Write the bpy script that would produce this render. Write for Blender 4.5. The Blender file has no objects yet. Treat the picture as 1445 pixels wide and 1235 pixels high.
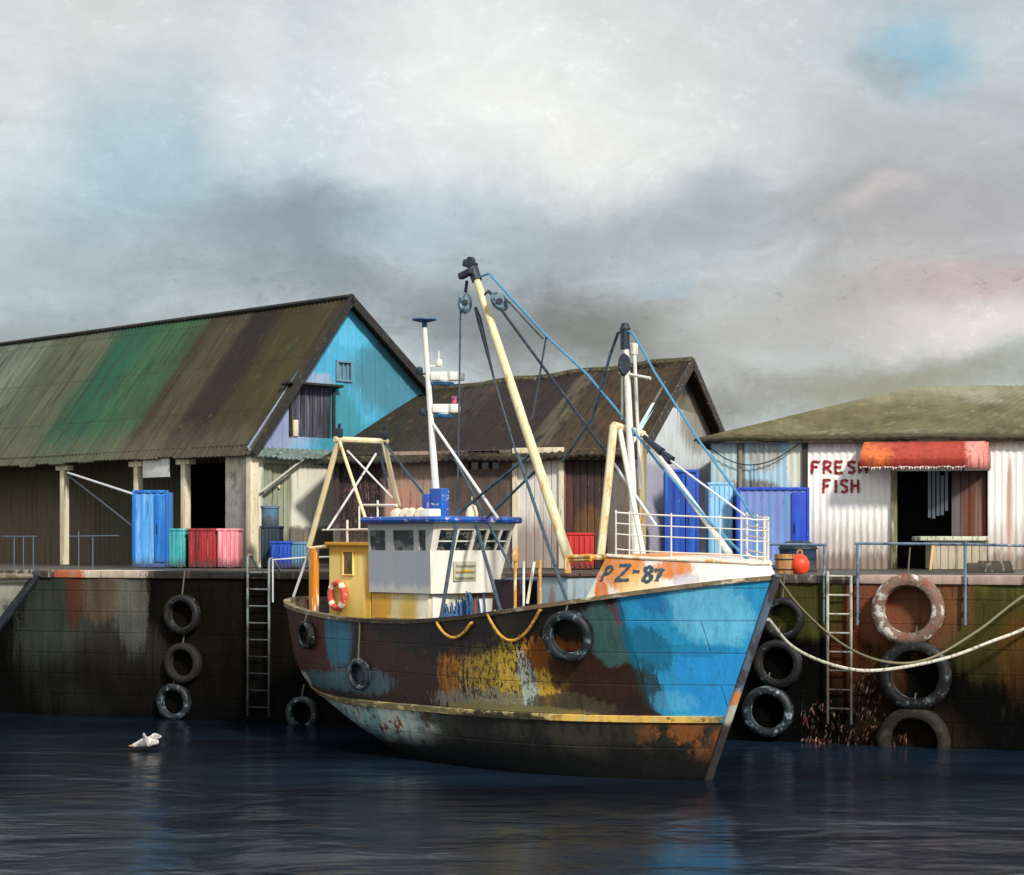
import bpy, bmesh, math, random
from mathutils import Vector, Matrix, Euler
random.seed(7)
R = math.radians
scene = bpy.context.scene
COL = scene.collection

# ------------------------------------------------------------------ camera
CAMZ, FPX, HOR, W0, H0 = 3.85, 2700.0, 765.0, 1445.0, 1235.0
cam_d = bpy.data.cameras.new('camera')
cam = bpy.data.objects.new('camera', cam_d); COL.objects.link(cam)
cam.location = (0, 0, CAMZ); cam.rotation_euler = (R(90), 0, 0)
cam_d.sensor_width = 36; cam_d.lens = 36 * FPX / W0
cam_d.shift_y = (HOR - H0 / 2) / W0
cam_d.clip_start = .5; cam_d.clip_end = 5000
scene.camera = cam
EYE = Vector((0, 0, CAMZ))

def ray(px, py): return Vector(((px - W0 / 2) / FPX, 1, (HOR - py) / FPX))
def at(px, py, Y): return EYE + ray(px, py) * Y
def proj(p): return (W0 / 2 + p.x / p.y * FPX, HOR - (p.z - CAMZ) / p.y * FPX)
def hit(M, px, py, axis, val):
    """where the line of sight of a photo point meets a plane of a thing's own frame (its own coordinates)"""
    Mi = M.inverted(); o = Mi @ EYE; d = Mi.to_3x3() @ ray(px, py)
    t = (val - o[axis]) / d[axis]
    return o + d * t
def frame(x, y, z, deg): return Matrix.Translation((x, y, z)) @ Matrix.Rotation(R(deg), 4, 'Z')

# ------------------------------------------------------------------ objects
def tag(o, label=None, cat=None, group=None, kind=None):
    if label: o['label'] = label
    if cat: o['category'] = cat
    if group: o['group'] = group
    if kind: o['kind'] = kind
    return o
def thing(name, label, cat, M=None, group=None):
    o = bpy.data.objects.new(name, None); COL.objects.link(o)
    o.empty_display_size = .2
    if M is not None:
        o.location = M.to_translation(); o.rotation_euler = M.to_euler()
    return tag(o, label, cat, group)
def copy_thing(o, M=None):
    c = o.copy(); COL.objects.link(c)
    if M is not None:
        c.location = M.to_translation(); c.rotation_euler = M.to_euler()
    for ch in o.children:
        k = ch.copy(); COL.objects.link(k); k.parent = c
        for g in ch.children:
            q = g.copy(); COL.objects.link(q); q.parent = k
    return c

class MB:
    def __init__(s): s.bm = bmesh.new()
    def face(s, pts):
        vs = [s.bm.verts.new(p) for p in pts]
        return s.bm.faces.new(vs)
    def box(s, c, size, rot=(0, 0, 0), bev=.0, taper=1.0, taper_y=None):
        hx, hy, hz = size[0] / 2, size[1] / 2, size[2] / 2
        ty = taper if taper_y is None else taper_y
        Rm = Euler(rot).to_matrix(); c = Vector(c); vs = []
        for z in (-1, 1):
            for (x, y) in ((-1, -1), (1, -1), (1, 1), (-1, 1)):
                k = taper if z > 0 else 1.0; k2 = ty if z > 0 else 1.0
                vs.append(s.bm.verts.new(c + Rm @ Vector((x * hx * k, y * hy * k2, z * hz))))
        f = [s.bm.faces.new([vs[i] for i in q]) for q in ((3, 2, 1, 0), (4, 5, 6, 7), (0, 1, 5, 4), (1, 2, 6, 5), (2, 3, 7, 6), (3, 0, 4, 7))]
        if bev > 0:
            es = list({e for q in f for e in q.edges})
            bmesh.ops.bevel(s.bm, geom=es, offset=min(bev, min(size) * .3), segments=2, affect='EDGES', profile=.6)
        return s
    def span(s, lo, hi, bev=0.0):
        lo, hi = Vector(lo), Vector(hi)
        return s.box((lo + hi) / 2, [abs(v) for v in (hi - lo)], bev=bev)
    def tube(s, pts, r, seg=8, r1=None, caps=True, closed=False, flat=1.0):
        pts = [Vector(p) for p in pts]; n = len(pts)
        if n < 2: return s
        tg = []
        for i in range(n):
            a = pts[(i - 1) % n] if (closed or i > 0) else pts[i]
            b = pts[(i + 1) % n] if (closed or i < n - 1) else pts[i]
            d = b - a; tg.append(d.normalized() if d.length > 1e-9 else Vector((0, 0, 1)))
        up = Vector((0, 0, 1)) if abs(tg[0].z) < .9 else Vector((1, 0, 0))
        nx = tg[0].cross(up).normalized(); rings = []
        for i in range(n):
            nx = (nx - tg[i] * nx.dot(tg[i])).normalized(); ny = tg[i].cross(nx)
            rr = r if r1 is None else r + (r1 - r) * i / (n - 1)
            rings.append([s.bm.verts.new(pts[i] + (nx * math.cos(a) + ny * math.sin(a) * flat) * rr) for a in [2 * math.pi * k / seg for k in range(seg)]])
        m = n if closed else n - 1
        for i in range(m):
            A, B = rings[i], rings[(i + 1) % n]
            for k in range(seg):
                s.bm.faces.new((A[k], A[(k + 1) % seg], B[(k + 1) % seg], B[k]))
        if caps and not closed:
            s.bm.faces.new(rings[0][::-1]); s.bm.faces.new(rings[-1])
        return s
    def lathe(s, prof, c=(0, 0, 0), rot=None, seg=32, closed=False, squash=1.0):
        """prof: (radius, height) pairs turned about z, then rotated by rot and moved to c"""
        Rm = rot if rot is not None else Matrix.Identity(3); c = Vector(c); rings = []
        for (r, h) in prof:
            rings.append([s.bm.verts.new(c + Rm @ Vector((r * math.cos(a), r * math.sin(a) * squash, h))) for a in [2 * math.pi * k / seg for k in range(seg)]])
        n = len(rings)
        for i in range(n if closed else n - 1):
            A, B = rings[i], rings[(i + 1) % n]
            for k in range(seg):
                s.bm.faces.new((A[k], A[(k + 1) % seg], B[(k + 1) % seg], B[k]))
        if not closed:
            if prof[0][0] > 1e-6: s.bm.faces.new(rings[0][::-1])
            if prof[-1][0] > 1e-6: s.bm.faces.new(rings[-1])
        return s
    def grid(s, rows, close_u=False):
        vs = [[s.bm.verts.new(p) for p in row] for row in rows]
        for i in range(len(vs) - 1):
            for j in range(len(vs[0]) - 1):
                try: s.bm.faces.new((vs[i][j], vs[i][j + 1], vs[i + 1][j + 1], vs[i + 1][j]))
                except ValueError: pass
        return vs
    def prism(s, pts, off):
        off = Vector(off); pts = [Vector(p) for p in pts]; n = len(pts)
        a = [s.bm.verts.new(p) for p in pts]; b = [s.bm.verts.new(p + off) for p in pts]
        s.bm.faces.new(a[::-1]); s.bm.faces.new(b)
        for i in range(n): s.bm.faces.new((a[i], a[(i + 1) % n], b[(i + 1) % n], b[i]))
        return s
    def sheet(s, p00, p10, p11, p01, nrm, pitch=.12, amp=.015, thick=.03, nv=5, jag=0.0, sag=0.0, ppw=6):
        """corrugated sheet: corrugations repeat from p00 to p10 and run from p00 to p01"""
        p00, p10, p11, p01 = [Vector(p) for p in (p00, p10, p11, p01)]; nrm = Vector(nrm).normalized()
        Lu = max((p10 - p00).length, (p11 - p01).length); nu = max(2, int(Lu / pitch * ppw))
        top, bot = [], []
        for j in range(nv + 1):
            v = j / nv; ra, rb = [], []
            for i in range(nu + 1):
                u = i / nu
                p = (p00 * (1 - u) + p10 * u) * (1 - v) + (p01 * (1 - u) + p11 * u) * v
                if jag and j == 0:
                    q = int(u * Lu / .75); random.seed(q * 13 + int(Lu * 10)); p = p + (p00 - p01).normalized() * (random.random() - .3) * jag
                w = math.sin(2 * math.pi * u * Lu / pitch) * amp + math.sin(u * 17 + v * 3) * sag
                ra.append(p + nrm * w); rb.append(p + nrm * (w - thick))
            top.append(ra); bot.append(rb)
        A = s.grid(top); B = s.grid([r[::-1] for r in bot])
        nu1 = nu
        for i in range(nu1):
            s.bm.faces.new((A[0][i + 1], A[0][i], B[0][nu1 - i], B[0][nu1 - i - 1]))
            s.bm.faces.new((A[nv][i], A[nv][i + 1], B[nv][nu1 - i - 1], B[nv][nu1 - i]))
        for j in range(nv):
            s.bm.faces.new((A[j][0], A[j + 1][0], B[j + 1][nu1], B[j][nu1]))
            s.bm.faces.new((A[j + 1][nu1], A[j][nu1], B[j][0], B[j + 1][0]))
        return s
    def build(s, name, mat, parent=None, smooth=35, doubles=False):
        if doubles: bmesh.ops.remove_doubles(s.bm, verts=s.bm.verts, dist=.0005)
        bmesh.ops.recalc_face_normals(s.bm, faces=s.bm.faces)
        me = bpy.data.meshes.new(name); s.bm.to_mesh(me); s.bm.free()
        o = bpy.data.objects.new(name, me); COL.objects.link(o)
        me.materials.append(mat)
        if smooth:
            me.polygons.foreach_set('use_smooth', [True] * len(me.polygons))
            me.set_sharp_from_angle(angle=R(smooth))
        if parent is not None: o.parent = parent
        return o

# ------------------------------------------------------------------ materials
def S(r, g, b):
    f = lambda v: (v / 255 / 12.92) if v / 255 <= .04045 else ((v / 255 + .055) / 1.055) ** 2.4
    return (f(r), f(g), f(b), 1)
class NT:
    def __init__(s, nt): s.nt = nt; s.n = nt.nodes; s.l = nt.links
    def put(s, sock, v):
        if isinstance(v, bpy.types.NodeSocket): s.l.new(v, sock)
        elif v is not None: sock.default_value = v
    def math(s, op, a, b=None, c=None, clamp=False):
        n = s.n.new('ShaderNodeMath'); n.operation = op; n.use_clamp = clamp
        s.put(n.inputs[0], a); s.put(n.inputs[1], b); s.put(n.inputs[2], c); return n.outputs[0]
    def smooth(s, v, lo, hi, a=0.0, b=1.0):
        n = s.n.new('ShaderNodeMapRange'); n.interpolation_type = 'SMOOTHSTEP'
        s.put(n.inputs[0], v); n.inputs[1].default_value = lo; n.inputs[2].default_value = hi; n.inputs[3].default_value = a; n.inputs[4].default_value = b
        return n.outputs[0]
    def mix(s, f, a, b, mode='MIX'):
        n = s.n.new('ShaderNodeMix'); n.data_type = 'RGBA'; n.blend_type = mode
        s.put(n.inputs[0], f); s.put(n.inputs[6], a); s.put(n.inputs[7], b); return n.outputs[2]
    def mapping(s, vec, scale, loc=(0, 0, 0), rot=(0, 0, 0)):
        n = s.n.new('ShaderNodeMapping'); s.l.new(vec, n.inputs[0]); n.inputs[1].default_value = loc; n.inputs[2].default_value = rot; n.inputs[3].default_value = scale
        return n.outputs[0]
    def noise(s, vec, scale=(1, 1, 1), detail=4, rough=.6, seed=0.0, dist=0.0, rot=(0, 0, 0)):
        n = s.n.new('ShaderNodeTexNoise'); s.l.new(s.mapping(vec, scale, (seed * 3.7, seed * 1.9, seed * 5.3), rot), n.inputs['Vector'])
        n.inputs['Scale'].default_value = 1; n.inputs['Detail'].default_value = detail; n.inputs['Roughness'].default_value = rough; n.inputs['Distortion'].default_value = dist
        return n.outputs['Fac']
    def sep(s, vec):
        n = s.n.new('ShaderNodeSeparateXYZ'); s.l.new(vec, n.inputs[0]); return n.outputs

_seed = [0]
def M(name, base, layers=(), rough=.7, metal=0.0, bump=(4, 4, 4), bump_d=.004, var=.18, spec=.4, streak=None, fine=0.10, extra=None, rough_var=.15, extra_h=None):
    """weathered surface: base colour, slow and streaky variation, then layers of paint, rust, growth and some painted light in the thing's own coordinates"""
    m = bpy.data.materials.new(name); m.use_nodes = True; T = NT(m.node_tree); T.n.clear()
    out = T.n.new('ShaderNodeOutputMaterial'); P = T.n.new('ShaderNodeBsdfPrincipled'); T.l.new(P.outputs[0], out.inputs[0])
    tc = T.n.new('ShaderNodeTexCoord').outputs['Object']
    _seed[0] += 1; sd = _seed[0] * .73
    xyz = T.sep(tc)
    col = base
    n0 = T.noise(tc, (.9, .9, .9), 5, .65, sd)
    st = streak or (7, 7, .8)
    n1 = T.noise(tc, st, 4, .6, sd + 1)
    n2 = T.noise(tc, (38, 38, 26), 3, .7, sd + 2)
    v = T.math('ADD', T.math('MULTIPLY', T.math('SUBTRACT', n0, .5), 2.2 * var), T.math('MULTIPLY', T.math('SUBTRACT', n1, .5), 2.4 * var))
    v = T.math('ADD', T.math('ADD', v, T.math('MULTIPLY', T.math('SUBTRACT', n2, .5), 2 * fine)), 1.0)
    for k, L in enumerate(layers):
        if L[0] == 'n':      # noise patches: colour, scale, lo, hi, amount
            _, c, sc, lo, hi, amt = L
            f = T.math('MULTIPLY', T.smooth(T.noise(tc, sc, 5, .65, sd + 3 + k), lo, hi), amt)
        elif L[0] == 'b':    # a patch: colour, centre, radii, ragged amount, noise scale, softness, amount
            _, c, ce, ra, amp, sc, soft, amt = L[:8]
            d = None
            for a in range(3):
                if ra[a] is None: continue
                q = T.math('POWER', T.math('ABSOLUTE', T.math('DIVIDE', T.math('SUBTRACT', xyz[a], ce[a]), ra[a])), 2.0 if len(L) < 9 else L[8])
                d = q if d is None else T.math('ADD', d, q)
            cs = T.noise(tc, sc, 5, .68, sd + 3 + k)
            d = T.math('ADD', d, T.math('MULTIPLY', T.math('SUBTRACT', cs, .5), amp * 2.6))
            d = T.math('ADD', d, T.math('MULTIPLY', T.math('SUBTRACT', n1, .5), amp * 2.2))
            d = T.math('ADD', d, T.math('MULTIPLY', T.math('SUBTRACT', n2, .5), amp * 1.8))
            f = T.math('MULTIPLY', T.smooth(d, 1 - soft, 1 + soft, 1, 0), T.math('ADD', amt * .55, T.math('MULTIPLY', n1, amt * .9), clamp=True))
        elif L[0] == 's':    # speckle inside a patch: colour, centre, radii, noise scale, lo, hi, amount
            _, c, ce, ra, sc, lo, hi, amt = L
            d = None
            for ax in range(3):
                if ra[ax] is None: continue
                q = T.math('POWER', T.math('ABSOLUTE', T.math('DIVIDE', T.math('SUBTRACT', xyz[ax], ce[ax]), ra[ax])), 2.0)
                d = q if d is None else T.math('ADD', d, q)
            f = T.math('MULTIPLY', T.smooth(T.math('SUBTRACT', T.noise(tc, sc, 5, .72, sd + 3 + k), T.math('MULTIPLY', T.math('SUBTRACT', d, .5, clamp=True), .35)), lo, hi), amt)
        elif L[0] == 'h':    # all below (sgn -1) or above (+1) a level of one axis: colour, axis, level, soft, ragged, scale, amount, sign
            _, c, ax, lv, soft, amp, sc, amt, sgn = L
            d = T.math('ADD', xyz[ax], T.math('MULTIPLY', T.math('SUBTRACT', T.noise(tc, sc, 5, .68, sd + 3 + k), .5), amp * 2))
            f = T.math('MULTIPLY', T.smooth(d, lv - soft, lv + soft, 0 if sgn > 0 else 1, 1 if sgn > 0 else 0), amt)
        col = T.mix(f, col, c)
    mul = T.n.new('ShaderNodeVectorMath'); mul.operation = 'SCALE'
    T.put(mul.inputs[0], col if isinstance(col, bpy.types.NodeSocket) else col[:3]); T.l.new(v, mul.inputs['Scale'])
    col = mul.outputs[0]
    if extra: col = extra(T, tc, xyz, col)
    T.l.new(col, P.inputs['Base Color'])
    P.inputs['Metallic'].default_value = metal
    T.l.new(T.math('ADD', rough - rough_var * .5, T.math('MULTIPLY', n1, rough_var), clamp=True), P.inputs['Roughness'])
    P.inputs['Specular IOR Level'].default_value = spec
    if bump_d:
        b = T.n.new('ShaderNodeBump'); b.inputs['Distance'].default_value = bump_d; b.inputs['Strength'].default_value = 1
        h = T.math('ADD', T.noise(tc, bump, 5, .7, sd + 9), T.math('MULTIPLY', n2, .5))
        if extra_h: h = T.math('ADD', h, extra_h(T, tc, xyz))
        T.l.new(h, b.inputs['Height']); T.l.new(b.outputs[0], P.inputs['Normal'])
    return m

def bricks(T, xyz, w, h, mortar, a=0, smooth=.4):
    v = T.n.new('ShaderNodeCombineXYZ'); T.l.new(xyz[a], v.inputs[0]); T.l.new(xyz[2], v.inputs[1])
    br = T.n.new('ShaderNodeTexBrick'); T.l.new(v.outputs[0], br.inputs['Vector'])
    br.inputs['Scale'].default_value = 1; br.inputs['Brick Width'].default_value = w; br.inputs['Row Height'].default_value = h; br.inputs['Mortar Size'].default_value = mortar; br.inputs['Mortar Smooth'].default_value = smooth
    return br
# ------------------------------------------------------------------ lettering: brush strokes laid on a surface
STROKES = {
 'F': [[(0, 0), (.04, 1)], [(.04, 1), (.85, .97)], [(.03, .52), (.62, .55)]],
 'R': [[(0, 0), (.02, 1)], [(.02, 1), (.5, 1), (.72, .86), (.68, .64), (.4, .5), (.02, .48)], [(.3, .5), (.85, 0)]],
 'E': [[(.02, 0), (0, 1)], [(0, 1), (.75, .98)], [(0, .52), (.6, .53)], [(.02, 0), (.8, .03)]],
 'S': [[(.8, .88), (.5, 1), (.15, .9), (.08, .7), (.35, .54), (.7, .42), (.78, .2), (.5, 0), (.08, .08)]],
 'H': [[(.02, 0), (.04, 1)], [(.78, 0), (.75, 1)], [(.02, .5), (.78, .53)]],
 'I': [[(.3, 0), (.32, 1)]],
 'P': [[(.1, 0), (.16, .5), (.2, 1)], [(.18, .98), (.62, .98), (.8, .78), (.6, .5), (.16, .45)]],
 'Z': [[(.05, .95), (.9, 1)], [(.9, 1), (.45, .5), (.02, .05)], [(.02, .05), (.95, .02)]],
 '-': [[(.1, .5), (.9, .5)]],
 '8': [[(.5, .54), (.18, .7), (.2, .92), (.5, 1), (.8, .9), (.8, .7), (.5, .54), (.15, .35), (.12, .12), (.5, 0), (.86, .12), (.84, .38), (.5, .54)]],
 '7': [[(.08, .95), (.88, 1)], [(.88, 1), (.6, .55), (.35, 0)]],
}
def letter(mb, ch, fn, x0, y0, w, h, sw):
    """fn(x, y, out) gives the surface point at lettering coordinates, lifted by out"""
    for st in STROKES[ch]:
        P = [Vector((x0 + a * w, y0 + b * h)) for a, b in st]; Q = []
        for i in range(len(P) - 1):
            n = max(2, int((P[i + 1] - P[i]).length / (sw * .6)))
            for k in range(n): Q.append(P[i].lerp(P[i + 1], k / n))
        Q.append(P[-1]); rows_t, rows_b = [], []
        d0 = (Q[1] - Q[0]).normalized(); Q[0] -= d0 * sw * .2
        for i, q in enumerate(Q):
            d = (Q[min(i + 1, len(Q) - 1)] - Q[max(i - 1, 0)]).normalized(); n = Vector((-d.y, d.x))
            ww = sw * (.5 + .14 * math.sin(i * 2.1 + x0 * 40 + len(st)))
            rows_t.append([fn(*(q + n * ww), .007), fn(*(q - n * ww), .007)])
            rows_b.append([fn(*(q + n * ww), -.004), fn(*(q - n * ww), -.004)])
        for i in range(len(Q) - 1):
            a, b, c, d = rows_t[i][0], rows_t[i][1], rows_t[i + 1][1], rows_t[i + 1][0]
            mb.face([a, b, c, d])
            a2, b2, c2, d2 = rows_b[i][0], rows_b[i][1], rows_b[i + 1][1], rows_b[i + 1][0]
            mb.face([a, d, d2, a2]); mb.face([b2, c2, c, b])
# ================================================================== light and sky
SKY_CLOUDS = [  # px, py, rx, ry, colour, amount
 (120, 60, 300, 120, (216, 219, 216), .85), (30, 200, 110, 260, (214, 220, 219), .7), (230, 170, 130, 80, (178, 198, 206), .75), (220, 270, 210, 100, (164, 194, 208), .85), (430, 200, 130, 180, (196, 212, 220), .75), (500, 160, 60, 120, (186, 203, 216), .5),
 (700, 110, 270, 190, (238, 239, 236), 1.0), (850, 210, 260, 110, (238, 238, 234), .9), (350, 110, 60, 120, (226, 230, 229), .6), (620, 250, 130, 70, (222, 227, 227), .6), (980, 70, 200, 110, (216, 219, 216), .7), (1120, 190, 160, 70, (208, 212, 210), .6),
 (560, 320, 260, 60, (164, 186, 198), .75), (395, 320, 110, 80, (122, 142, 154), .75), (340, 330, 180, 80, (150, 162, 168), .6), (100, 400, 170, 90, (166, 184, 190), .75), (320, 415, 190, 46, (140, 152, 158), .6), (470, 400, 120, 40, (136, 146, 152), .6), (640, 440, 220, 60, (124, 134, 140), .8),
 (840, 465, 200, 66, (116, 114, 104), .85), (870, 345, 200, 50, (160, 170, 170), .7), (1000, 285, 110, 70, (146, 160, 168), .65), (700, 375, 120, 36, (150, 162, 166), .6), (100, 500, 260, 50, (150, 160, 158), .8),
 (1310, 250, 230, 120, (180, 182, 182), .7), (1330, 350, 200, 90, (176, 170, 172), .75), (1180, 310, 120, 50, (164, 164, 162), .6), (1230, 460, 280, 90, (182, 176, 170), .8), (1230, 315, 60, 20, (208, 198, 196), .6), (1370, 428, 110, 28, (204, 172, 166), .6), (1400, 482, 150, 40, (228, 219, 213), .9),
 (1040, 480, 110, 60, (186, 186, 180), .7), (1290, 545, 240, 30, (140, 136, 104), .7), (1010, 565, 120, 40, (138, 136, 124), .8),
 (1295, 110, 66, 60, (132, 186, 210), .75), (1240, 135, 40, 26, (156, 166, 164), .5), (945, 405, 44, 14, (156, 182, 198), .45)]
SUN_AZ, SUN_EL = 152.0, 36.0          # azimuth clockwise from +Y: behind the viewer's right shoulder
sd_ = Vector((math.sin(R(SUN_AZ)) * math.cos(R(SUN_EL)), math.cos(R(SUN_AZ)) * math.cos(R(SUN_EL)), math.sin(R(SUN_EL))))
sl = bpy.data.lights.new('sun', 'SUN'); sl.energy = SUN_E = 4.0; sl.angle = R(6); sl.color = (1, .94, .85)
so = bpy.data.objects.new('sun', sl); COL.objects.link(so); so.location = (20, -20, 40)
so.rotation_euler = (-sd_).to_track_quat('-Z', 'Y').to_euler()

world = bpy.data.worlds.new('World'); scene.world = world; world.use_nodes = True
T = NT(world.node_tree); T.n.clear()
wo = T.n.new('ShaderNodeOutputWorld'); bg = T.n.new('ShaderNodeBackground'); T.l.new(bg.outputs[0], wo.inputs[0])
sky = T.n.new('ShaderNodeTexSky'); sky.sky_type = 'NISHITA'; sky.sun_disc = False
sky.sun_elevation = R(SUN_EL); sky.sun_rotation = R(SUN_AZ)
dirv = T.n.new('ShaderNodeTexCoord').outputs['Generated']
dx, dy, dz = T.sep(dirv)
az = T.math('ARCTAN2', dx, dy); el = T.math('ARCSINE', dz)
# warp the cloud masses so their edges billow
wn1 = T.math('SUBTRACT', T.noise(dirv, (9, 9, 11), 6, .62, 1.3), .5)
wn2 = T.math('SUBTRACT', T.noise(dirv, (9, 9, 11), 6, .62, 4.1), .5)
azw = T.math('ADD', az, T.math('MULTIPLY', wn1, .085)); elw = T.math('ADD', el, T.math('MULTIPLY', wn2, .075))
streak = T.noise(dirv, (16, 16, 34), 6, .68, 2.2, .6, (0, R(24), 0))
grain = T.noise(dirv, (120, 120, 190), 5, .78, 6.2, .6, (0, R(30), 0))
patch = T.noise(dirv, (26, 26, 30), 5, .7, 8.2, .8)
col = S(192, 201, 204)
def cloud(col, px, py, rx, ry, c, amt, soft=.9):
    a = T.math('DIVIDE', T.math('SUBTRACT', azw, (px - W0 / 2) / FPX), rx / FPX)
    e = T.math('DIVIDE', T.math('SUBTRACT', elw, (HOR - py) / FPX), ry / FPX)
    d = T.math('SQRT', T.math('ADD', T.math('MULTIPLY', a, a), T.math('MULTIPLY', e, e)))
    d = T.math('ADD', d, T.math('MULTIPLY', T.math('SUBTRACT', streak, .5), .7))
    d = T.math('ADD', d, T.math('MULTIPLY', T.math('SUBTRACT', grain, .5), .5))
    return T.mix(T.math('MULTIPLY', T.smooth(d, 1 - soft, 1 + soft * .6, 1, 0), amt), col, S(*c))
for b in SKY_CLOUDS: col = cloud(col, *b)
# overhead and behind: a broken grey overcast
hi = T.smooth(el, .30, .55)
over = T.mix(T.smooth(T.noise(dirv, (3, 3, 4), 5, .6, 3.3), .35, .65), S(196, 204, 210), S(246, 246, 240))
col = T.mix(hi, col, over)
side = T.smooth(T.math('ABSOLUTE', az), .32, .6)
col = T.mix(side, col, T.mix(T.smooth(streak, .3, .7), S(176, 184, 190), S(236, 236, 230)))
# blotchy, brushy brightness
br = T.math('ADD', 1.07, T.math('ADD', T.math('MULTIPLY', T.math('SUBTRACT', streak, .5), .44), T.math('MULTIPLY', T.math('SUBTRACT', patch, .5), .20)))
gr = T.math('MULTIPLY', T.smooth(grain, .53, .66), T.math('MULTIPLY', T.math('MULTIPLY', T.smooth(patch, .47, .62), T.smooth(elw, .21, .12)), .26))
br = T.math('SUBTRACT', br, gr); br = T.math('ADD', br, T.math('MULTIPLY', T.smooth(grain, .47, .36), T.math('MULTIPLY', T.smooth(streak, .45, .62), .10)))
vs = T.n.new('ShaderNodeVectorMath'); vs.operation = 'SCALE'; T.l.new(col, vs.inputs[0]); T.l.new(br, vs.inputs['Scale'])
clouds = vs.outputs[0]
below = T.smooth(el, -.06, .0)
clouds = T.mix(below, S(60, 66, 70), clouds)
skyc = T.n.new('ShaderNodeVectorMath'); skyc.operation = 'SCALE'; T.l.new(sky.outputs[0], skyc.inputs[0]); skyc.inputs['Scale'].default_value = .1
clouds_b = T.n.new('ShaderNodeVectorMath'); clouds_b.operation = 'SCALE'; T.l.new(clouds, clouds_b.inputs[0]); T.l.new(T.math('ADD', 1.0, T.math('MULTIPLY', T.math('MAXIMUM', hi, side), .30)), clouds_b.inputs['Scale']); clouds = clouds_b.outputs[0]
final = T.mix(.94, skyc.outputs[0], clouds)
T.l.new(final, bg.inputs[0]); bg.inputs[1].default_value = 1.0

# ================================================================== water
wm = bpy.data.materials.new('harbour_water'); wm.use_nodes = True; T = NT(wm.node_tree); P = T.n['Principled BSDF']
tc = T.n.new('ShaderNodeTexCoord').outputs['Object']
P.inputs['Roughness'].default_value = .19; P.inputs['IOR'].default_value = 1.33; P.inputs['Specular IOR Level'].default_value = .32
nb = T.noise(tc, (.10, .22, 1), 5, .6, 2)
T.l.new(T.mix(T.smooth(nb, .38, .66), S(11, 17, 26), S(22, 36, 51)), P.inputs['Base Color'])
h = T.math('ADD', T.math('MULTIPLY', T.noise(tc, (.38, .6, 1), 3, .5, 5, .4), 1.5), T.math('ADD', T.math('MULTIPLY', T.noise(tc, (1.3, 2.0, 1), 3, .55, 9, .5), .30), T.math('MULTIPLY', T.noise(tc, (5, 6.5, 1), 3, .6, 7, .5), .045)))
b = T.n.new('ShaderNodeBump'); b.inputs['Distance'].default_value = .085; b.inputs['Strength'].default_value = .8
T.l.new(h, b.inputs['Height']); T.l.new(b.outputs[0], P.inputs['Normal'])
mb = MB(); mb.face([(-400, -60, 0), (400, -60, 0), (400, 55, 0), (-400, 55, 0)])
tag(mb.build('water', wm, smooth=0), kind='structure')
gm = M('sea_floor_mud', S(40, 38, 32))
mb = MB(); mb.face([(-2500, -400, -4), (2500, -400, -4), (2500, 2500, -4), (-2500, 2500, -4)])
tag(mb.build('seabed', gm, smooth=0), kind='structure')

# ================================================================== quay
QZ = 3.22
qx0, qy0, qx1, qy1 = -11.64, 43.4, 9.446, 35.3
QM = frame(qx0, qy0, 0, math.degrees(math.atan2(qy1 - qy0, qx1 - qx0)))
QMi = QM.inverted()
def qw(px, py): return hit(QM, px, py, 1, 0.0)          # a photo point on the face of the quay wall
def wallY(px):  return (QM @ qw(px, 850)).y
def qb(px, py, rpx, rpy, c, amp=.35, sc=(3, 3, .7), soft=.35, amt=.9):
    p = qw(px, py); s = FPX / wallY(px)
    return ('b', S(*c), (p.x, 0, p.z), (rpx / s / .95, None, rpy / s), amp, sc, soft, amt)
def coursing(T, tc, xyz, col):
    v = T.n.new('ShaderNodeCombineXYZ'); T.l.new(xyz[0], v.inputs[0]); T.l.new(xyz[2], v.inputs[1])
    br = T.n.new('ShaderNodeTexBrick'); T.l.new(v.outputs[0], br.inputs['Vector'])
    br.inputs['Scale'].default_value = 1; br.inputs['Brick Width'].default_value = 1.15; br.inputs['Row Height'].default_value = .46; br.inputs['Mortar Size'].default_value = .012; br.inputs['Mortar Smooth'].default_value = .5
    br.inputs['Color1'].default_value = (1, 1, 1, 1); br.inputs['Color2'].default_value = (.72, .72, .72, 1); br.inputs['Mortar'].default_value = (.45, .45, .45, 1)
    return T.mix(.3, col, T.mix(1.0, col, br.outputs[0], 'MULTIPLY'))
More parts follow.
